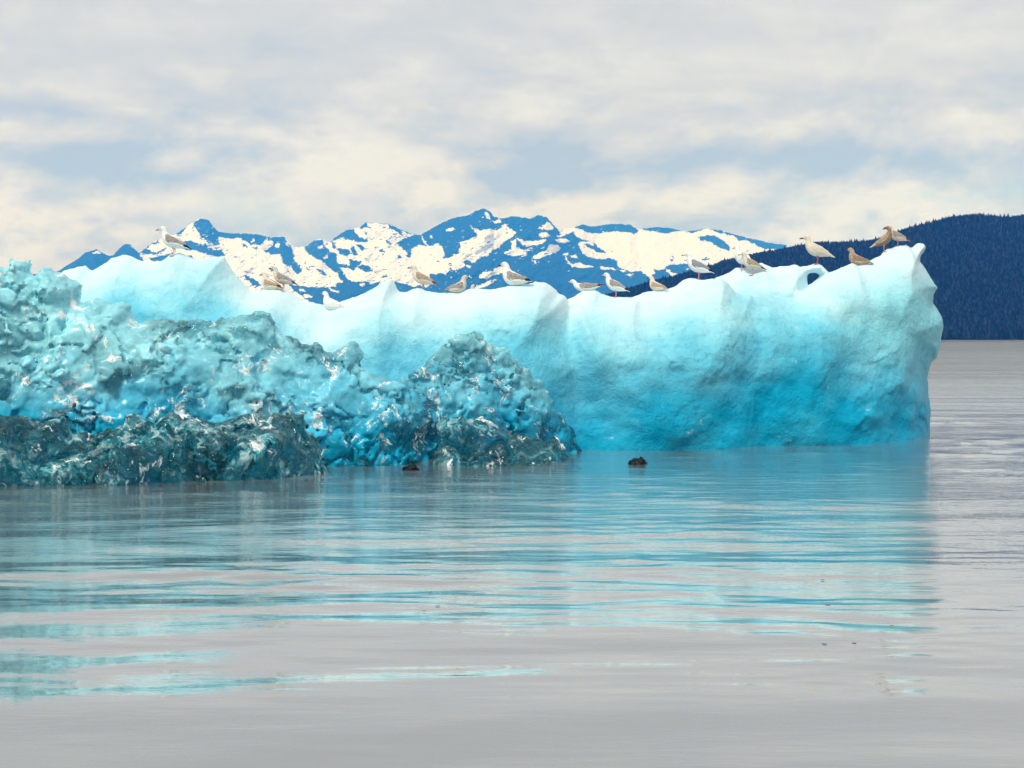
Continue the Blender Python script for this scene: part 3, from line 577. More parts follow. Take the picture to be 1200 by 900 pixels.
def ice_material(name, kind):
    clear = kind in ('clear', 'ledge')
    M, q, b, o = mat(name)
    A = {}
    for k in ('white', 'blue', 'dark'):
        a = q.n('ShaderNodeAttribute'); a.attribute_name = k; A[k] = a.outputs['Fac']
    pos = q.n('ShaderNodeNewGeometry').outputs['Position']
    wob = q.vm('ADD', pos, q.vm('MULTIPLY', q.noise(pos, 2.2, 4, color=True), (.5, .5, .5)))
    n1 = q.noise(pos, 1.4, 6, .6, .4); n2 = q.noise(pos, 7, 7, .7, .8); n3 = q.noise(pos, 30, 5, .65)
    n4 = q.noise(q.vm('ADD', wob, (9.0, 2.0, 5.0)), 2.4, 8, .78, .6)
    v = q.n('ShaderNodeTexVoronoi', feature='SMOOTH_F1'); q.put(v.inputs['Vector'], q.vm('ADD', pos, q.vm('MULTIPLY', q.noise(pos, 4, 3, color=True), (.25, .25, .25)))); v.inputs['Scale'].default_value = 9
    bp = q.n('ShaderNodeBump'); bp.inputs['Distance'].default_value = 1.0
    b.inputs['IOR'].default_value = 1.31
    if not clear:
        blue = q.mix(A['blue'], (.32, .82, .94), (.0, .405, .68) if kind == 'wall' else (.002, .49, .80))
        blue = q.mix(q.ss(n1, .40, .75, 0, .35), blue, (.10, .62, .84))
        blue = q.mix(q.ss(n2, .48, .68, 0, .25), blue, (.0, .30, .50))
        c = q.mix(A['white'], blue, (.72, .86, .91))
        rd = q.m('ABSOLUTE', q.m('SUBTRACT', q.noise(q.vm('MULTIPLY', wob, (1.0, 1.0, 1.5)), 2.3, 6, .62, .4), .5))
        vein = q.m('MULTIPLY', q.ss(rd, .003, .014, 1, 0), q.ss(q.noise(pos, 1.9, 4, .6), .52, .62, 0, .28))
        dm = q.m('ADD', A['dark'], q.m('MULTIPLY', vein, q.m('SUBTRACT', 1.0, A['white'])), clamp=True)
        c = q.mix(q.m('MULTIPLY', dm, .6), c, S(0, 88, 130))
        c = q.mix(q.ss(n4, .62, .70, 0, .55), c, (.80, .92, .95))  # pale flecks painted into the colour as glints
        q.put(b.inputs['Base Color'], c)
        q.put(b.inputs['Roughness'], q.m('MULTIPLY_ADD', A['white'], .45, .28, clamp=True)); b.inputs['Specular IOR Level'].default_value = .2
        hgt = q.m('ADD', q.m('ADD', q.m('MULTIPLY', n2, .030), q.m('MULTIPLY', n3, .012)), q.m('MULTIPLY', v.outputs['Distance'], .008))
        q.put(bp.inputs['Strength'], q.m('MULTIPLY_ADD', A['white'], -.6, 1.0, clamp=True)); q.put(bp.inputs['Height'], hgt); q.put(b.inputs['Normal'], bp.outputs[0])
        return M
    # clear glassy ice: refracting body, cloudy bubble-filled zones and frosted white patches that also paint in glints
    hgt = q.m('ADD', q.m('MULTIPLY', q.noise(pos, 6, 3, .5, .4), .030), q.m('MULTIPLY', v.outputs['Distance'], .016))
    hgt = q.m('ADD', hgt, q.m('MULTIPLY', q.m('MULTIPLY', n2, q.ss(n1, .48, .6)), .035))
    bp.inputs['Strength'].default_value = 1; q.put(bp.inputs['Height'], hgt); q.put(b.inputs['Normal'], bp.outputs[0])
    gl = q.n('ShaderNodeBsdfPrincipled'); gl.inputs['IOR'].default_value = 1.31; gl.inputs['Roughness'].default_value = .02; gl.inputs['Transmission Weight'].default_value = 1
    gl.inputs['Base Color'].default_value = (*((.52, .95, .99) if kind == 'clear' else (.08, .54, .66)), 1); q.put(gl.inputs['Normal'], bp.outputs[0])
    q.put(b.inputs['Roughness'], .18)
    cl = q.mix(A['blue'], (.36, .83, .94), (.0, .455, .73)) if kind == 'clear' else q.ramp(n2, [(.39, (.0, .03, .05)), (.46, (.004, .18, .25)), (.52, (.07, .42, .52)), (.59, (.60, .84, .86))])
    if kind == 'clear': cl = q.mix(q.ss(n2, .50, .64, 0, .3), cl, (.0, .30, .48))
    frost_glint = q.ss(n4, .555, .61, 0, 1)
    cl = q.mix(frost_glint, cl, (.84, .92, .94))
    q.put(b.inputs['Base Color'], cl)
    cloudy = q.ss(q.noise(wob, 1.7, 7, .66, .5), .42, .56, *( (.70, 1.0) if kind == 'clear' else (.0, .62)))
    cloudy = q.m('MAXIMUM', q.m('MAXIMUM', q.m('MULTIPLY', cloudy, q.m('SUBTRACT', 1.0, q.m('MULTIPLY', A['dark'], .80, clamp=True))), frost_glint), q.m('MULTIPLY', A['white'], .8))
    bp2 = q.n('ShaderNodeBump'); bp2.inputs['Strength'].default_value = .5; q.put(bp2.inputs['Height'], hgt); q.put(b.inputs['Normal'], bp2.outputs[0])
    mx = q.n('ShaderNodeMixShader'); q.put(mx.inputs[0], cloudy); q.put(mx.inputs[1], gl.outputs[0]); q.put(mx.inputs[2], b.outputs[0]); q.put(o.inputs[0], mx.outputs[0])
    return M
def ice_part(name, masses, disp, paint, M, h=.028, smooth=.12, label=None):
    P, Q = carve(masses, disp, h, smooth=smooth, rough=.012 if name == 'ice_wall' else .06)
    me = mesh_np(name, P-np.array([0, 22, 0], np.float32), Q)
    px, py = project(P)
    wv, bv, dv = paint(P, px, py)
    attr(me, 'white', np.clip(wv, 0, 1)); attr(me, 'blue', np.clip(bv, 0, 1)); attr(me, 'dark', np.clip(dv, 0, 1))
    o = link(name, me, M, ice)
    if label: o['label'] = label
    print(name, len(P), time.time()-T0)
    return o
_gx = np.linspace(-8, 8, 1600); _gz = np.full(1600, -1.)
for _p in (RIDGE_L[2:-2], MID[2:-3], BACK[3:-3], LOW[4:-3], RIGHT[2:-20]):
    _a = np.array([(float(at(u, v, 23.5)[0]), float(at(u, v, 23.5)[2])) for u, v in _p])
    _gz = np.maximum(_gz, np.interp(_gx, _a[:, 0], _a[:, 1], left=-1, right=-1))
_i = np.where(_gz > 0)[0]; _gz[:_i[0]] = _gz[_i[0]]; _gz[_i[-1]:] = _gz[_i[-1]]
_k = np.hanning(61); _gz = np.convolve(np.pad(_gz, 30, 'edge'), _k/_k.sum(), 'valid')
def crest_z(x): return np.interp(x, _gx, _gz)
def paint_wall(P, px, py):
    x, y, z = P.T; n = fbm(x*.8, y*.8, z*1.2, 4, .55)
    g_ = crest_z(x*23.5/y)-z
    wv = .92*(1-sstep(g_+.28*n, -.1, 1.0))
    bv = sstep(g_+.35*n-.9*sstep(x, 4.6, 6.8), .25, 2.1)
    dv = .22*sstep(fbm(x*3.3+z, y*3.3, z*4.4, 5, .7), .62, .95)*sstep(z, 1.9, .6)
    return wv, bv, dv
_cx = np.linspace(-8, 3, 900); _cz = np.full(900, -1.)
for _p, _y in ((CLEAR_L[:-2], 19.8), (CLEAR_C[:-1], 21)):
    _a = np.array([(float(at(u, v, _y)[0]), float(at(u, v, _y)[2])) for u, v in _p]); _cz = np.maximum(_cz, np.interp(_cx, _a[:, 0], _a[:, 1], right=-1))
def paint_clear(P, px, py):
    x, y, z = P.T; n = fbm(x*.9, y*.9, z*1.2, 4, .55)
    wx_, wz_, f1, f2, g1, g2, m1, m2 = clear_cells(x, y, z)
    wv = .75*sstep(n*60+190-px, -40, 60)*sstep(z+.3*n, .95, 1.35)+.30*sstep(z+.5*n, 1.4, 2.2)+.25*sstep(fbm(x*2.1, y*2.1, z*2.1, 3, .6), .35, .9)
    bv = 1-sstep(z+.45*n, .25, 1.75)
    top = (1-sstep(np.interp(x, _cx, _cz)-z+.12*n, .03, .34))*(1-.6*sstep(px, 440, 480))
    crease_shade = np.clip(.13-(f2-f1), 0, 1)/.13  # creases between lobes painted dark and glassy to deepen their shade
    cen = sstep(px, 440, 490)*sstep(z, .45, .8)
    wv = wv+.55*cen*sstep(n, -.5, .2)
    glass = .55*top*(px > 100)*(1-.7*cen)+.95*crease_shade*m1+.7*m2*np.clip(.16-(g2-g1), 0, 1)/.16+.9*(1-.55*cen)*sstep(fbm(x*1.3+5, y*1.3, z*2.0, 4, .6)+.25*sstep(x, -2.6, -1.2)*(1-sstep(z, .4, .9)), .28, .62)  # creases of the small cells get the same painted shade
    return wv, bv, glass
def paint_ledge(P, px, py):
    x, y, z = P.T
    n = fbm(x*1.2, y*1.2, z*1.8, 4, .6); k = fbm(x*1.9+7, y*1.9, z*1.9, 4, .6)
    return .9*sstep(k, .45, .8), .5+.5*n, np.clip(.55+1.3*n, 0, 1)

M_wall = ice_material('glacier_ice', 'wall'); M_ledge = ice_material('dark_clear_ice', 'ledge')
M_clear = ice_material('clear_ice', 'clear'); M_core = ice_material('blue_core_ice', 'core')
Yright = Yf([(820, 24.1), (950, 24.6), (1106, 26.1)])
ice_part('ice_wall', [
    mass(RIDGE_L, 22.6, 1.3, 1.2, .55), mass(MID, Yf([(330,22.6),(700,23.3)]), 1.15, 1.2, .42), mass(BACK, Yf([(600,24.2),(860,25.2),(1000,25.2)]), .9, .5, .35, .25, holes=[ARCH]),
    mass(LOW, Yf([(640,23.1),(900,24.0)]), 1.1, 1.0, .5), mass(RIGHT, Yright, 1.15, .9, .38)],
    wall_disp, paint_wall, M_wall, h=.026, smooth=.24, label='turquoise ice wall paling to white along its crest')
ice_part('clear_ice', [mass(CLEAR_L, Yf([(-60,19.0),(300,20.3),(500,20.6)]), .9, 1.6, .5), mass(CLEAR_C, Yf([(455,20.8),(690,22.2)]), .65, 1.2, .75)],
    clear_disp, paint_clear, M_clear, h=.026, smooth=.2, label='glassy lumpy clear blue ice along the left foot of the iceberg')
def lower(poly, dy): return [(p[0], p[1]+dy) for p in poly]
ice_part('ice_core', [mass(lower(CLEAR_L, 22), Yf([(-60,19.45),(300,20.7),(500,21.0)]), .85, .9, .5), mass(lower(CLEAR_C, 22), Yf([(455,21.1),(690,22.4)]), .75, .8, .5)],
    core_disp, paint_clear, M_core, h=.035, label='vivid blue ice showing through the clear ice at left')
ice_part('ice_ledge', [mass(LEDGE_L, Yf([(-60,17.3),(384,18.6)]), .8, .8, .25)], ledge_disp, paint_ledge, M_ledge, h=.020, smooth=.08, label='dark grey green transparent ledge at the waterline, left')
ice_part('ice_ledge', [mass(LEDGE_C, Yf([(500,20.1),(674,20.9)]), .5, .7, .2), mass(LEDGE_F, Yf([(522,19.7),(655,20.2)]), .35, .5, .15)], ledge_disp, paint_ledge, M_ledge, h=.020, smooth=.06, label='low dark transparent ledge at the waterline, middle')

# ------------------------------------------------------------------ gulls
from mathutils.bvhtree import BVHTree
deps = bpy.context.evaluated_depsgraph_get()
_tr = []
for o in ice.children:
    if o.name.startswith('ice_wall'):
        me = o.data; nv = len(me.vertices); a = np.zeros(nv*3, np.float32); me.vertices.foreach_get('co', a); a = a.reshape(-1, 3)+np.array([0, 22, 0], np.float32)
        lo = np.zeros(len(me.loops), np.int32); me.loops.foreach_get('vertex_index', lo); lo = lo.reshape(-1, 4)
        top = a[lo[:, 0], 2] > 1.9
        lo = lo[top]; u, inv_ = np.unique(lo, return_inverse=True); BV = BVHTree.FromPolygons(a[u].tolist(), inv_.reshape(-1, 4).tolist())
def ground(x, y):
    h = BV.ray_cast(Vector((x, y, 5)), Vector((0, 0, -1)))
    return h[0].z if h[0] else None
def perch(px, py, Y0, back=0.0, rng=1.4):
    """the spot on the crest seen at column px: walk away from the camera and take the surface point that projects nearest to row py"""
    best = None
    for k in range(60):
        Y = Y0-rng+2*rng*k/59; x = float(at(px, 300, Y)[0]); z = ground(x, Y)
        if z is None: continue
        pz = HZ-(z-CAMZ)*F/Y*1.0
        sc_ = abs(pz-py)+.6*abs(Y-Y0)
        if best is None or sc_ < best[0]: best = (sc_, x, Y, z, pz)
    return best
def loft(rings, seg=14, cap=True):
    """rings: (centre, half width across, half height, tangent angle in the xz plane)"""
    V, Fc = [], []
    for (cx, cyy, cz), rw, rh, ta in rings:
        nx_, nz_ = -math.sin(ta), math.cos(ta)
        for k in range(seg):
            a = 2*math.pi*k/seg; o1 = math.cos(a)*rw; o2 = math.sin(a)*rh
            V.append((cx+nx_*o2, cyy+o1, cz+nz_*o2))
    n = len(rings)
    for i in range(n-1):
        for k in range(seg): Fc.append((i*seg+k, i*seg+(k+1) % seg, (i+1)*seg+(k+1) % seg, (i+1)*seg+k))
    if cap:
        Fc.append(tuple(reversed(range(seg)))); Fc.append(tuple((n-1)*seg+k for k in range(seg)))
    return V, Fc
def spline(P, n):
    P = np.array(P, float); k = len(P); out = []
    for t in np.linspace(0, k-1, n):
        i = min(int(t), k-2); f = t-i
        p0, p1, p2, p3 = P[max(i-1, 0)], P[i], P[i+1], P[min(i+2, k-1)]
        out.append(.5*((2*p1)+(-p0+p2)*f+(2*p0-5*p1+4*p2-p3)*f*f+(-p0+3*p1-3*p2+p3)*f**3))
    return np.array(out)
def loft_pts(P, n=26, seg=14):                # P rows: x, z, half width, half height
    q = spline(P, n); tx = np.gradient(q[:, 0]); tz = np.gradient(q[:, 1]); ta = np.arctan2(tz, tx)
    ta = np.unwrap(ta)
    return loft([((q[i, 0], 0, q[i, 1]), max(q[i, 2], .002), max(q[i, 3], .002), ta[i]) for i in range(n)], seg)
def loft3(P, n=14, seg=10):                   # rows: x, y, z, half width, half height
    q = spline(P, n); ta = np.unwrap(np.arctan2(np.gradient(q[:, 2]), np.gradient(q[:, 0])))
    return loft([((q[i, 0], q[i, 1], q[i, 2]), max(q[i, 3], .001), max(q[i, 4], .001), ta[i]) for i in range(n)], seg)
def pymesh(name, V, Fc):
    me = bpy.data.meshes.new(name); me.from_pydata(V, [], Fc); me.polygons.foreach_set('use_smooth', np.ones(len(me.polygons), bool)); me.update(); return me
def feather_mat(name, base, dark, amount, scale=60, stretch=(.35, 1, 1)):
    M, q, b, o = mat(name); t = q.n('ShaderNodeTexCoord').outputs['Object']
    n = q.noise(q.vm('MULTIPLY', t, stretch), scale, 3, .6)
    q.put(b.inputs['Base Color'], q.mix(q.ss(n, .42, .62, 0, amount), base, dark)); b.inputs['Roughness'].default_value = .8; b.inputs['Specular IOR Level'].default_value = .2
    return M
FM = {'white': feather_mat('white_feathers', (.86,.87,.86), (.70,.69,.66), .3), 'grey': feather_mat('grey_feathers', (.30,.30,.34), (.22,.22,.25), .6),
      'greytan': feather_mat('grey_tan_feathers', (.42,.38,.36), (.22,.18,.16), .8), 'tan': feather_mat('tan_feathers', (.50,.40,.31), (.24,.16,.11), .8),
      'cream': feather_mat('cream_feathers', (.78,.70,.60), (.62,.50,.40), .5), 'brown': feather_mat('brown_feathers', (.36,.25,.18), (.17,.10,.07), .8),
      'pale': feather_mat('pale_mottled_feathers', (.74,.69,.63), (.46,.38,.31), .7), 'black': feather_mat('black_feathers', (.012,.012,.016), (.03,.03,.03), .5),
      'darkbrown': feather_mat('dark_brown_feathers', (.07,.035,.025), (.12,.06,.04), .6), 'rust': feather_mat('rust_brown_feathers', (.20,.08,.05), (.10,.04,.03), .6)}
def flat(name, c, r=.5):
    M, q, b, o = mat(name); b.inputs['Base Color'].default_value = (*c, 1); b.inputs['Roughness'].default_value = r; return M
BM = {'yellow': flat('yellow_bill', (.75,.42,.08)), 'dark': flat('dark_bill', (.03,.025,.03)), 'pinkish': flat('dull_pink_bill', (.45,.28,.22)), 'leg': flat('pink_leg', (.62,.25,.30)), 'redleg': flat('dull_red_leg', (.38,.12,.12)), 'eye': flat('eye_black', (.006,.006,.008), .15)}

BODY = {
 'stand': [(-.212,.382,.010,.012),(-.198,.387,.025,.027),(-.172,.393,.034,.037),(-.146,.376,.034,.037),(-.136,.345,.038,.041),(-.128,.305,.052,.055),(-.102,.258,.074,.076),(-.050,.214,.088,.088),(.018,.186,.086,.082),(.082,.162,.066,.062),(.135,.142,.042,.038),(.180,.122,.022,.016)],
 'upright': [(-.165,.425,.010,.012),(-.151,.430,.024,.026),(-.126,.435,.032,.035),(-.100,.417,.031,.034),(-.094,.382,.033,.036),(-.088,.335,.048,.052),(-.066,.280,.072,.075),(-.025,.228,.086,.086),(.03,.190,.084,.078),(.085,.160,.062,.056),(.135,.135,.042,.036),(.18,.112,.020,.014)],
 'sit': [(-.180,.262,.010,.012),(-.166,.268,.025,.027),(-.140,.273,.034,.037),(-.114,.256,.034,.037),(-.107,.225,.040,.044),(-.102,.185,.056,.060),(-.080,.135,.080,.082),(-.035,.094,.094,.090),(.025,.076,.092,.078),(.085,.066,.070,.058),(.135,.060,.044,.036),(.175,.054,.022,.016)],
 'lie': [(-.245,.150,.010,.012),(-.231,.155,.024,.026),(-.206,.160,.032,.034),(-.178,.147,.032,.033),(-.165,.122,.036,.038),(-.140,.095,.050,.050),(-.095,.072,.070,.062),(-.03,.062,.083,.066),(.05,.060,.080,.060),(.12,.066,.058,.044),(.18,.076,.036,.026),(.24,.088,.018,.012)]}
def gull(px, py, Y0, pose, label, head='white', back='grey', tip='black', bill='yellow', leg='leg', yaw=0, size=1.0, lookback=False, sink=0.0):
    r = perch(px, py, Y0)
    x, y, z = (r[1], r[2], r[3]) if r else (at(px, py, Y0))
    root = bpy.data.objects.new('gull', None); col.objects.link(root); root.location = (x, y, z-.006-sink); root.rotation_euler = (0, 0, R(yaw)); root.scale = (size,)*3
    root['label'] = label; root['category'] = 'gull'; root['group'] = 'gulls perched along the iceberg crest'
    B = [tuple(p) for p in BODY[pose]]
    if lookback:                               # head turned round over the back
        ax = B[4][0]; B = [((2*ax-p[0]-.0) if i < 4 else p[0], p[1], p[2], p[3]) for i, p in enumerate(B)]
    sgn = -1 if lookback else 1
    V, Fc = loft_pts(B, 40, 16); link('body', pymesh('body', V, Fc), FM[head], root)
    hx, hz = B[2][0], B[2][1]; bx, bz = B[0][0], B[0][1]
    V, Fc = loft3([(bx+.012*sgn, 0, bz, .011, .013), (bx-.018*sgn, 0, bz-.001, .009, .011), (bx-.040*sgn, 0, bz-.005, .007, .010), (bx-.054*sgn, 0, bz-.014, .002, .003)], 9, 8)
    bl = link('bill', pymesh('bill', V, Fc), BM[bill], root)
    if bill != 'dark':
        V, Fc = loft3([(bx-.036*sgn, 0, bz-.006, .0085, .0112), (bx-.046*sgn, 0, bz-.010, .006, .008), (bx-.055*sgn, 0, bz-.0155, .002, .003)], 6, 8)
        link('bill_tip', pymesh('bill_tip', V, Fc), BM['dark'], bl)
    for sy in (-1, 1):
        bm = bmesh.new(); bmesh.ops.create_icosphere(bm, subdivisions=2, radius=.0068, matrix=Matrix.Translation((hx-.014*sgn, sy*.0285, hz+.006))); me = bpy.data.meshes.new('eye'); bm.to_mesh(me); bm.free()
        link('eye', me, BM['eye'], root)
    # folded wings follow the flank, their dark primaries cross over the tail
    a, b_, c_, d_, e_ = B[6], B[7], B[8], B[9], B[11]
    for sy in (-1, 1):
        P = [(a[0]-.012, sy*a[2]*.70, a[1]+.030, .006, .012), (a[0]+.018, sy*a[2]*.86, a[1]+.018, .017, .042), (b_[0]+.01, sy*b_[2]*.86, b_[1]+.022, .020, .055), (c_[0]+.01, sy*c_[2]*.80, c_[1]+.024, .019, .052),
             (d_[0], sy*d_[2]*.78, d_[1]+.024, .015, .040), (d_[0]+.055, sy*.034, (d_[1]+e_[1])/2+.026, .010, .026), (e_[0]-.010, sy*.020, e_[1]+.022, .005, .012)]
        V, Fc = loft3(P, 24, 12); wg = link('wing', pymesh('wing', V, Fc), FM[back], root)
        rise = .012 if pose == 'lie' else -.012
        V, Fc = loft3([(d_[0]+.045, sy*.030, (d_[1]+e_[1])/2+.020, .010, .022), (e_[0], sy*.022, e_[1]+.016, .009, .018), (e_[0]+.040, sy*.012, e_[1]+.002+rise, .007, .012), (e_[0]+.082, sy*.003, e_[1]-.006+rise*1.6, .002, .003)], 12, 8)
        link('wing_tip', pymesh('wing_tip', V, Fc), FM[tip], wg)
        P2 = [(a[0]+.02, sy*(a[2]*.98+.004), a[1]-.008, .004, .004), (b_[0]+.02, sy*(b_[2]*1.03), b_[1]-.022, .004, .006), (c_[0]+.02, sy*(c_[2]*.98), c_[1]-.020, .004, .006), (d_[0]+.01, sy*(d_[2]*.92), d_[1]-.008, .003, .004)]
        V, Fc = loft3(P2, 10, 6); link('wing_bar', pymesh('wing_bar', V, Fc), FM['white' if head == 'white' else 'cream'], wg)
    # tail fan
    th = B[11]; t0 = B[10]
    dx_, dz_ = th[0]-t0[0], th[1]-t0[1]; L = math.hypot(dx_, dz_); dx_, dz_ = dx_/L, dz_/L
    V, Fc = loft3([(t0[0]+.01, 0, t0[1], .022, .010), (th[0], 0, th[1], .028, .008), (th[0]+.04*dx_, 0, th[1]+.04*dz_, .034, .005), (th[0]+.066*dx_, 0, th[1]+.066*dz_, .036, .002)], 9, 12)
    link('tail', pymesh('tail', V, Fc), FM['white' if tip == 'black' else back], root)
    if pose in ('stand', 'upright'):
        for sy in (-1, 1):
            V, Fc = loft3([(.0, sy*.032, .16, .018, .018), (-.004, sy*.032, .115, .011, .012), (.004, sy*.032, .075, .006, .006), (-.002, sy*.032, .03, .0055, .0055), (-.002, sy*.032, .002, .006, .006)], 12, 8)
            lg = link('leg', pymesh('leg', V, Fc), BM[leg], root)
            V = [(-.002, sy*.032-.006, .012), (-.002, sy*.032+.006, .012), (-.055, sy*.032-.022, .006), (-.062, sy*.032, .006), (-.055, sy*.032+.022, .006), (.014, sy*.032, .006),
                 (-.002, sy*.032-.006, -.002), (-.002, sy*.032+.006, -.002), (-.055, sy*.032-.022, -.002), (-.062, sy*.032, -.002), (-.055, sy*.032+.022, -.002), (.014, sy*.032, -.002)]
            Fc = [(0, 2, 3), (0, 3, 1), (1, 3, 4), (0, 1, 5), (6, 9, 8), (6, 7, 9), (7, 10, 9), (6, 11, 7), (0, 6, 8, 2), (2, 8, 9, 3), (3, 9, 10, 4), (4, 10, 7, 1), (1, 7, 11, 5), (5, 11, 6, 0)]
            me = bpy.data.meshes.new('foot'); me.from_pydata(V, [], Fc); me.update(); link('foot', me, BM[leg], lg)
    print('gull', px, 'row off', round(r[4]-py, 1) if r else None)
    return root
gull(204, 300, 22.5, 'stand', 'tall white and grey gull with black wing tips, standing alone at the far left', 'white', 'greytan', 'black', 'pinkish', yaw=-8, size=1.02)
gull(317, 337, 23.2, 'sit', 'small tan gull half hidden by the crest, just left of a standing one', 'cream', 'tan', 'darkbrown', 'dark', yaw=-30, size=.9, sink=.02)
gull(332, 337, 22.6, 'stand', 'pale grey gull standing in the dip, second standing bird from the left', 'pale', 'greytan', 'darkbrown', 'dark', yaw=-6, size=.84)
gull(389, 361, 23.0, 'sit', 'white gull whose neck alone shows in the deep notch of the crest', 'white', 'white', 'cream', 'pinkish', yaw=-25, size=.90, sink=.02)
gull(496, 341, 22.8, 'stand', 'tan gull with rusty tail and pink legs standing before the snowfield', 'cream', 'tan', 'rust', 'dark', yaw=-10, size=.92)
gull(536, 341, 22.8, 'sit', 'mottled gull with a black bill sitting and facing right', 'pale', 'greytan', 'greytan', 'dark', yaw=195, size=.86)
gull(549, 343, 23.6, 'sit', 'gull of which only the top of the head shows over the crest', 'pale', 'greytan', 'greytan', 'dark', yaw=215, size=.62, sink=.06)
gull(603, 334, 22.9, 'sit', 'plump white breasted gull sitting with folded grey wings near mid crest', 'white', 'greytan', 'black', 'dark', yaw=-18, size=1.16)
gull(686, 341, 24.2, 'lie', 'white headed gull lying flat with its tail stretched out behind', 'white', 'greytan', 'darkbrown', 'pinkish', yaw=-4, size=.98)
gull(722, 346, 24.2, 'stand', 'white headed gull with black tail standing in the shallow saddle', 'white', 'greytan', 'black', 'pinkish', yaw=-10, size=.93)
gull(770, 338, 24.3, 'sit', 'small tan gull sitting hunched on the slope right of the saddle', 'cream', 'tan', 'tan', 'dark', yaw=-35, size=.82)
gull(819, 327, 24.4, 'stand', 'white adult gull with slate wings and yellow bill standing alone', 'white', 'grey', 'black', 'yellow', yaw=-12, size=1.06)
gull(871, 318, 24.9, 'stand', 'white adult gull with orange bill standing behind a tan one', 'white', 'white', 'grey', 'yellow', yaw=-58, size=1.02)
gull(882, 322, 24.4, 'stand', 'tan backed gull standing in front of a white adult', 'pale', 'tan', 'darkbrown', 'pinkish', yaw=-8, size=.88)
gull(958, 309, 25.0, 'stand', 'large cream coloured gull standing above the small ice arch', 'cream', 'cream', 'cream', 'dark', leg='redleg', yaw=-4, size=1.10)
gull(1006, 309, 24.9, 'sit', 'brown gull sitting low on the slope below the highest tip', 'tan', 'brown', 'tan', 'dark', yaw=-28, size=.98)
gull(1036, 292, 25.3, 'upright', 'brown gull facing away with head turned back, left of the topmost bird', 'brown', 'tan', 'pale', 'dark', leg='pinkish' if 'pinkish' in BM else 'leg', yaw=160, size=.90, lookback=True)
gull(1052, 288, 25.5, 'stand', 'pale gull with rust brown tail, topmost bird by the iceberg tip', 'pale', 'greytan', 'rust', 'dark', yaw=-14, size=.84)

# ------------------------------------------------------------------ small floating things
def lump(px, py, wpx, hpx, label, seed):
    Y = F*CAMZ/(py-HZ); x, y, _ = at(px, py, Y); k = Y/F
    bm = bmesh.new(); bmesh.ops.create_icosphere(bm, subdivisions=4, radius=1)
    V = np.array([v.co[:] for v in bm.verts], np.float32)
    d = 1+.45*fbm(V[:, 0]*1.3+seed, V[:, 1]*1.3, V[:, 2]*1.3, 4, .6)
    pk = np.exp(-((V[:, 0]-.35)**2+(V[:, 1])**2)/.06)*(V[:, 2] > 0)
    for v, dd, p in zip(bm.verts, d, pk): v.co = (v.co.x*dd*wpx*k/2, v.co.y*dd*wpx*k/2.6, v.co.z*dd*hpx*k*.7+p*hpx*k*.55)
    me = bpy.data.meshes.new('ice_lump'); bm.to_mesh(me); bm.free(); me.polygons.foreach_set('use_smooth', np.ones(len(me.polygons), bool))
    o = link('ice_lump', me, M_black); o.location = (x, y, .0); o['label'] = label; o['category'] = 'ice lump'; o['group'] = 'dark lumps of ice afloat by the iceberg'
M_black, q, b, _o = mat('black_ice'); b.inputs['Base Color'].default_value = (.004, .012, .02, 1); b.inputs['Roughness'].default_value = .35; b.inputs['Specular IOR Level'].default_value = .15
lump(481, 550.5, 17, 7, 'small black ice lump floating left of the low middle ledge', 1.0)
lump(748, 543.5, 20, 8, 'small black ice lump with a spike floating right of the low middle ledge', 5.0)
M_kelp, q, b, _o = mat('brown_kelp'); b.inputs['Base Color'].default_value = (.16, .085, .04, 1); b.inputs['Roughness'].default_value = .4
rs = np.random.RandomState(9)
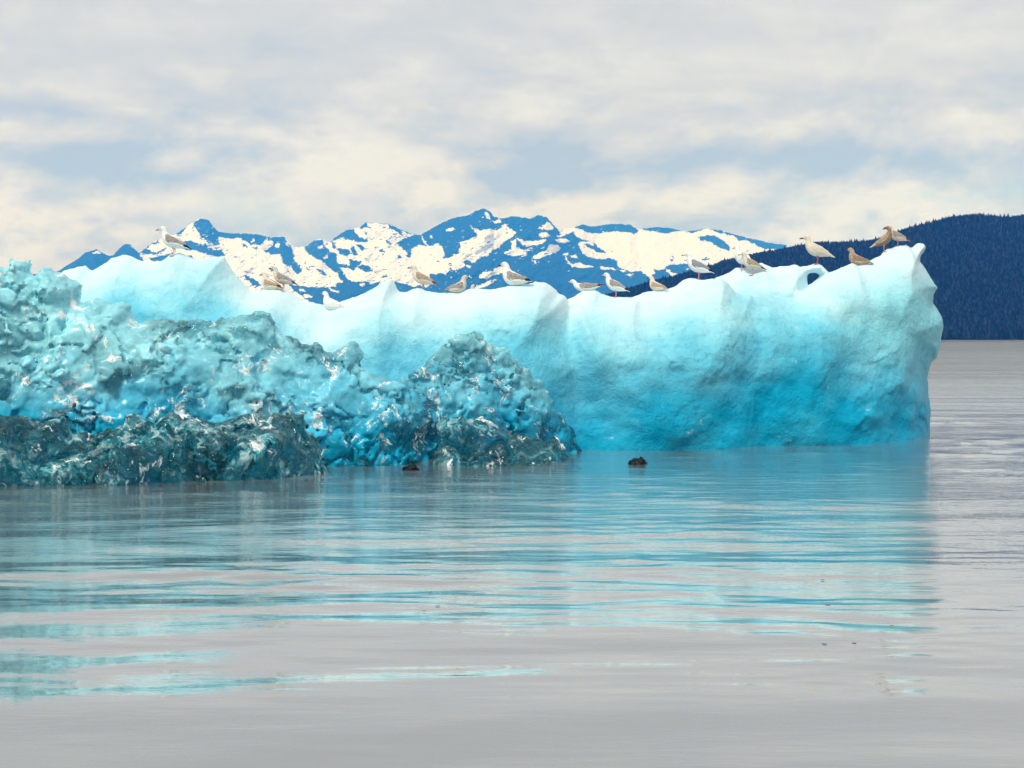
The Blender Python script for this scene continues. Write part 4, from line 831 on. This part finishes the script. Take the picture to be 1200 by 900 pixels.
for (kx, ky, kw) in ((806,545,8),(826,544,6),(850,543.5,9),(868,542.5,6),(964,681,6),(1004,672,7),(1052,671,5),(970,711,8),(952,744,6),(966,757,8),(1001,756,7),(1045,735,6),(513,712,8),(497,718,6)):
    Y = F*CAMZ/(ky-HZ); x, y, _ = at(kx, ky, Y); L = .7*kw*Y/F; n = 7
    V, Fc = [], []
    for i in range(n):
        t = i/(n-1)-.5; wd = L*.13*(1-(2*t)**2*.8)*(1+.3*rs.randn()*.5)
        cy_ = L*.10*math.sin(t*4+kx); zt = .001
        for dy_, dz_ in ((-wd, 0), (wd, 0), (wd, .003), (-wd, .003)): V.append((t*L, cy_+dy_, zt+dz_))
    for i in range(n-1):
        for k in range(4): Fc.append((4*i+k, 4*i+(k+1) % 4, 4*i+4+(k+1) % 4, 4*i+4+k))
    Fc += [(3, 2, 1, 0), tuple(4*(n-1)+k for k in range(4))]
    me = bpy.data.meshes.new('kelp_scrap'); me.from_pydata(V, [], Fc); me.update()
    o = link('kelp_scrap', me, M_kelp); o.location = (x, y, .001); o.rotation_euler.z = rs.uniform(-.5, .5)
    o['label'] = 'tiny scrap of yellowish kelp in the row close under the blue wall' if ky < 560 else ('tiny scrap of brown kelp on the open water at left of centre' if kx < 600 else 'tiny scrap of brown kelp on the water at right, in the wall\'s reflection'); o['category'] = 'kelp'; o['group'] = 'scraps of brown kelp drifting on the water'

# ------------------------------------------------------------------ haze
def build_haze():
    me = bpy.data.meshes.new('haze'); bm = bmesh.new(); bmesh.ops.create_cube(bm, size=1); bm.to_mesh(me); bm.free()
    M = bpy.data.materials.new('haze_air'); M.use_nodes = True; M.node_tree.nodes.clear(); q = G(M.node_tree)
    v = q.n('ShaderNodeVolumePrincipled'); v.inputs['Density'].default_value = HAZE; v.inputs['Color'].default_value = (*HAZEC, 1); v.inputs['Absorption Color'].default_value = (1, 1, 1, 1)
    v.inputs['Anisotropy'].default_value = 0.0
    q.put(q.n('ShaderNodeOutputMaterial').inputs['Volume'], v.outputs[0])
    o = link('haze', me, M, kind='stuff'); o.scale = (50000, 46000, 1902); o.location = (0, -2000, 949)
HAZE, HAZEC = 9.0e-5, (.02, .27, 1.0)

build_haze()
print('script', time.time()-T0)
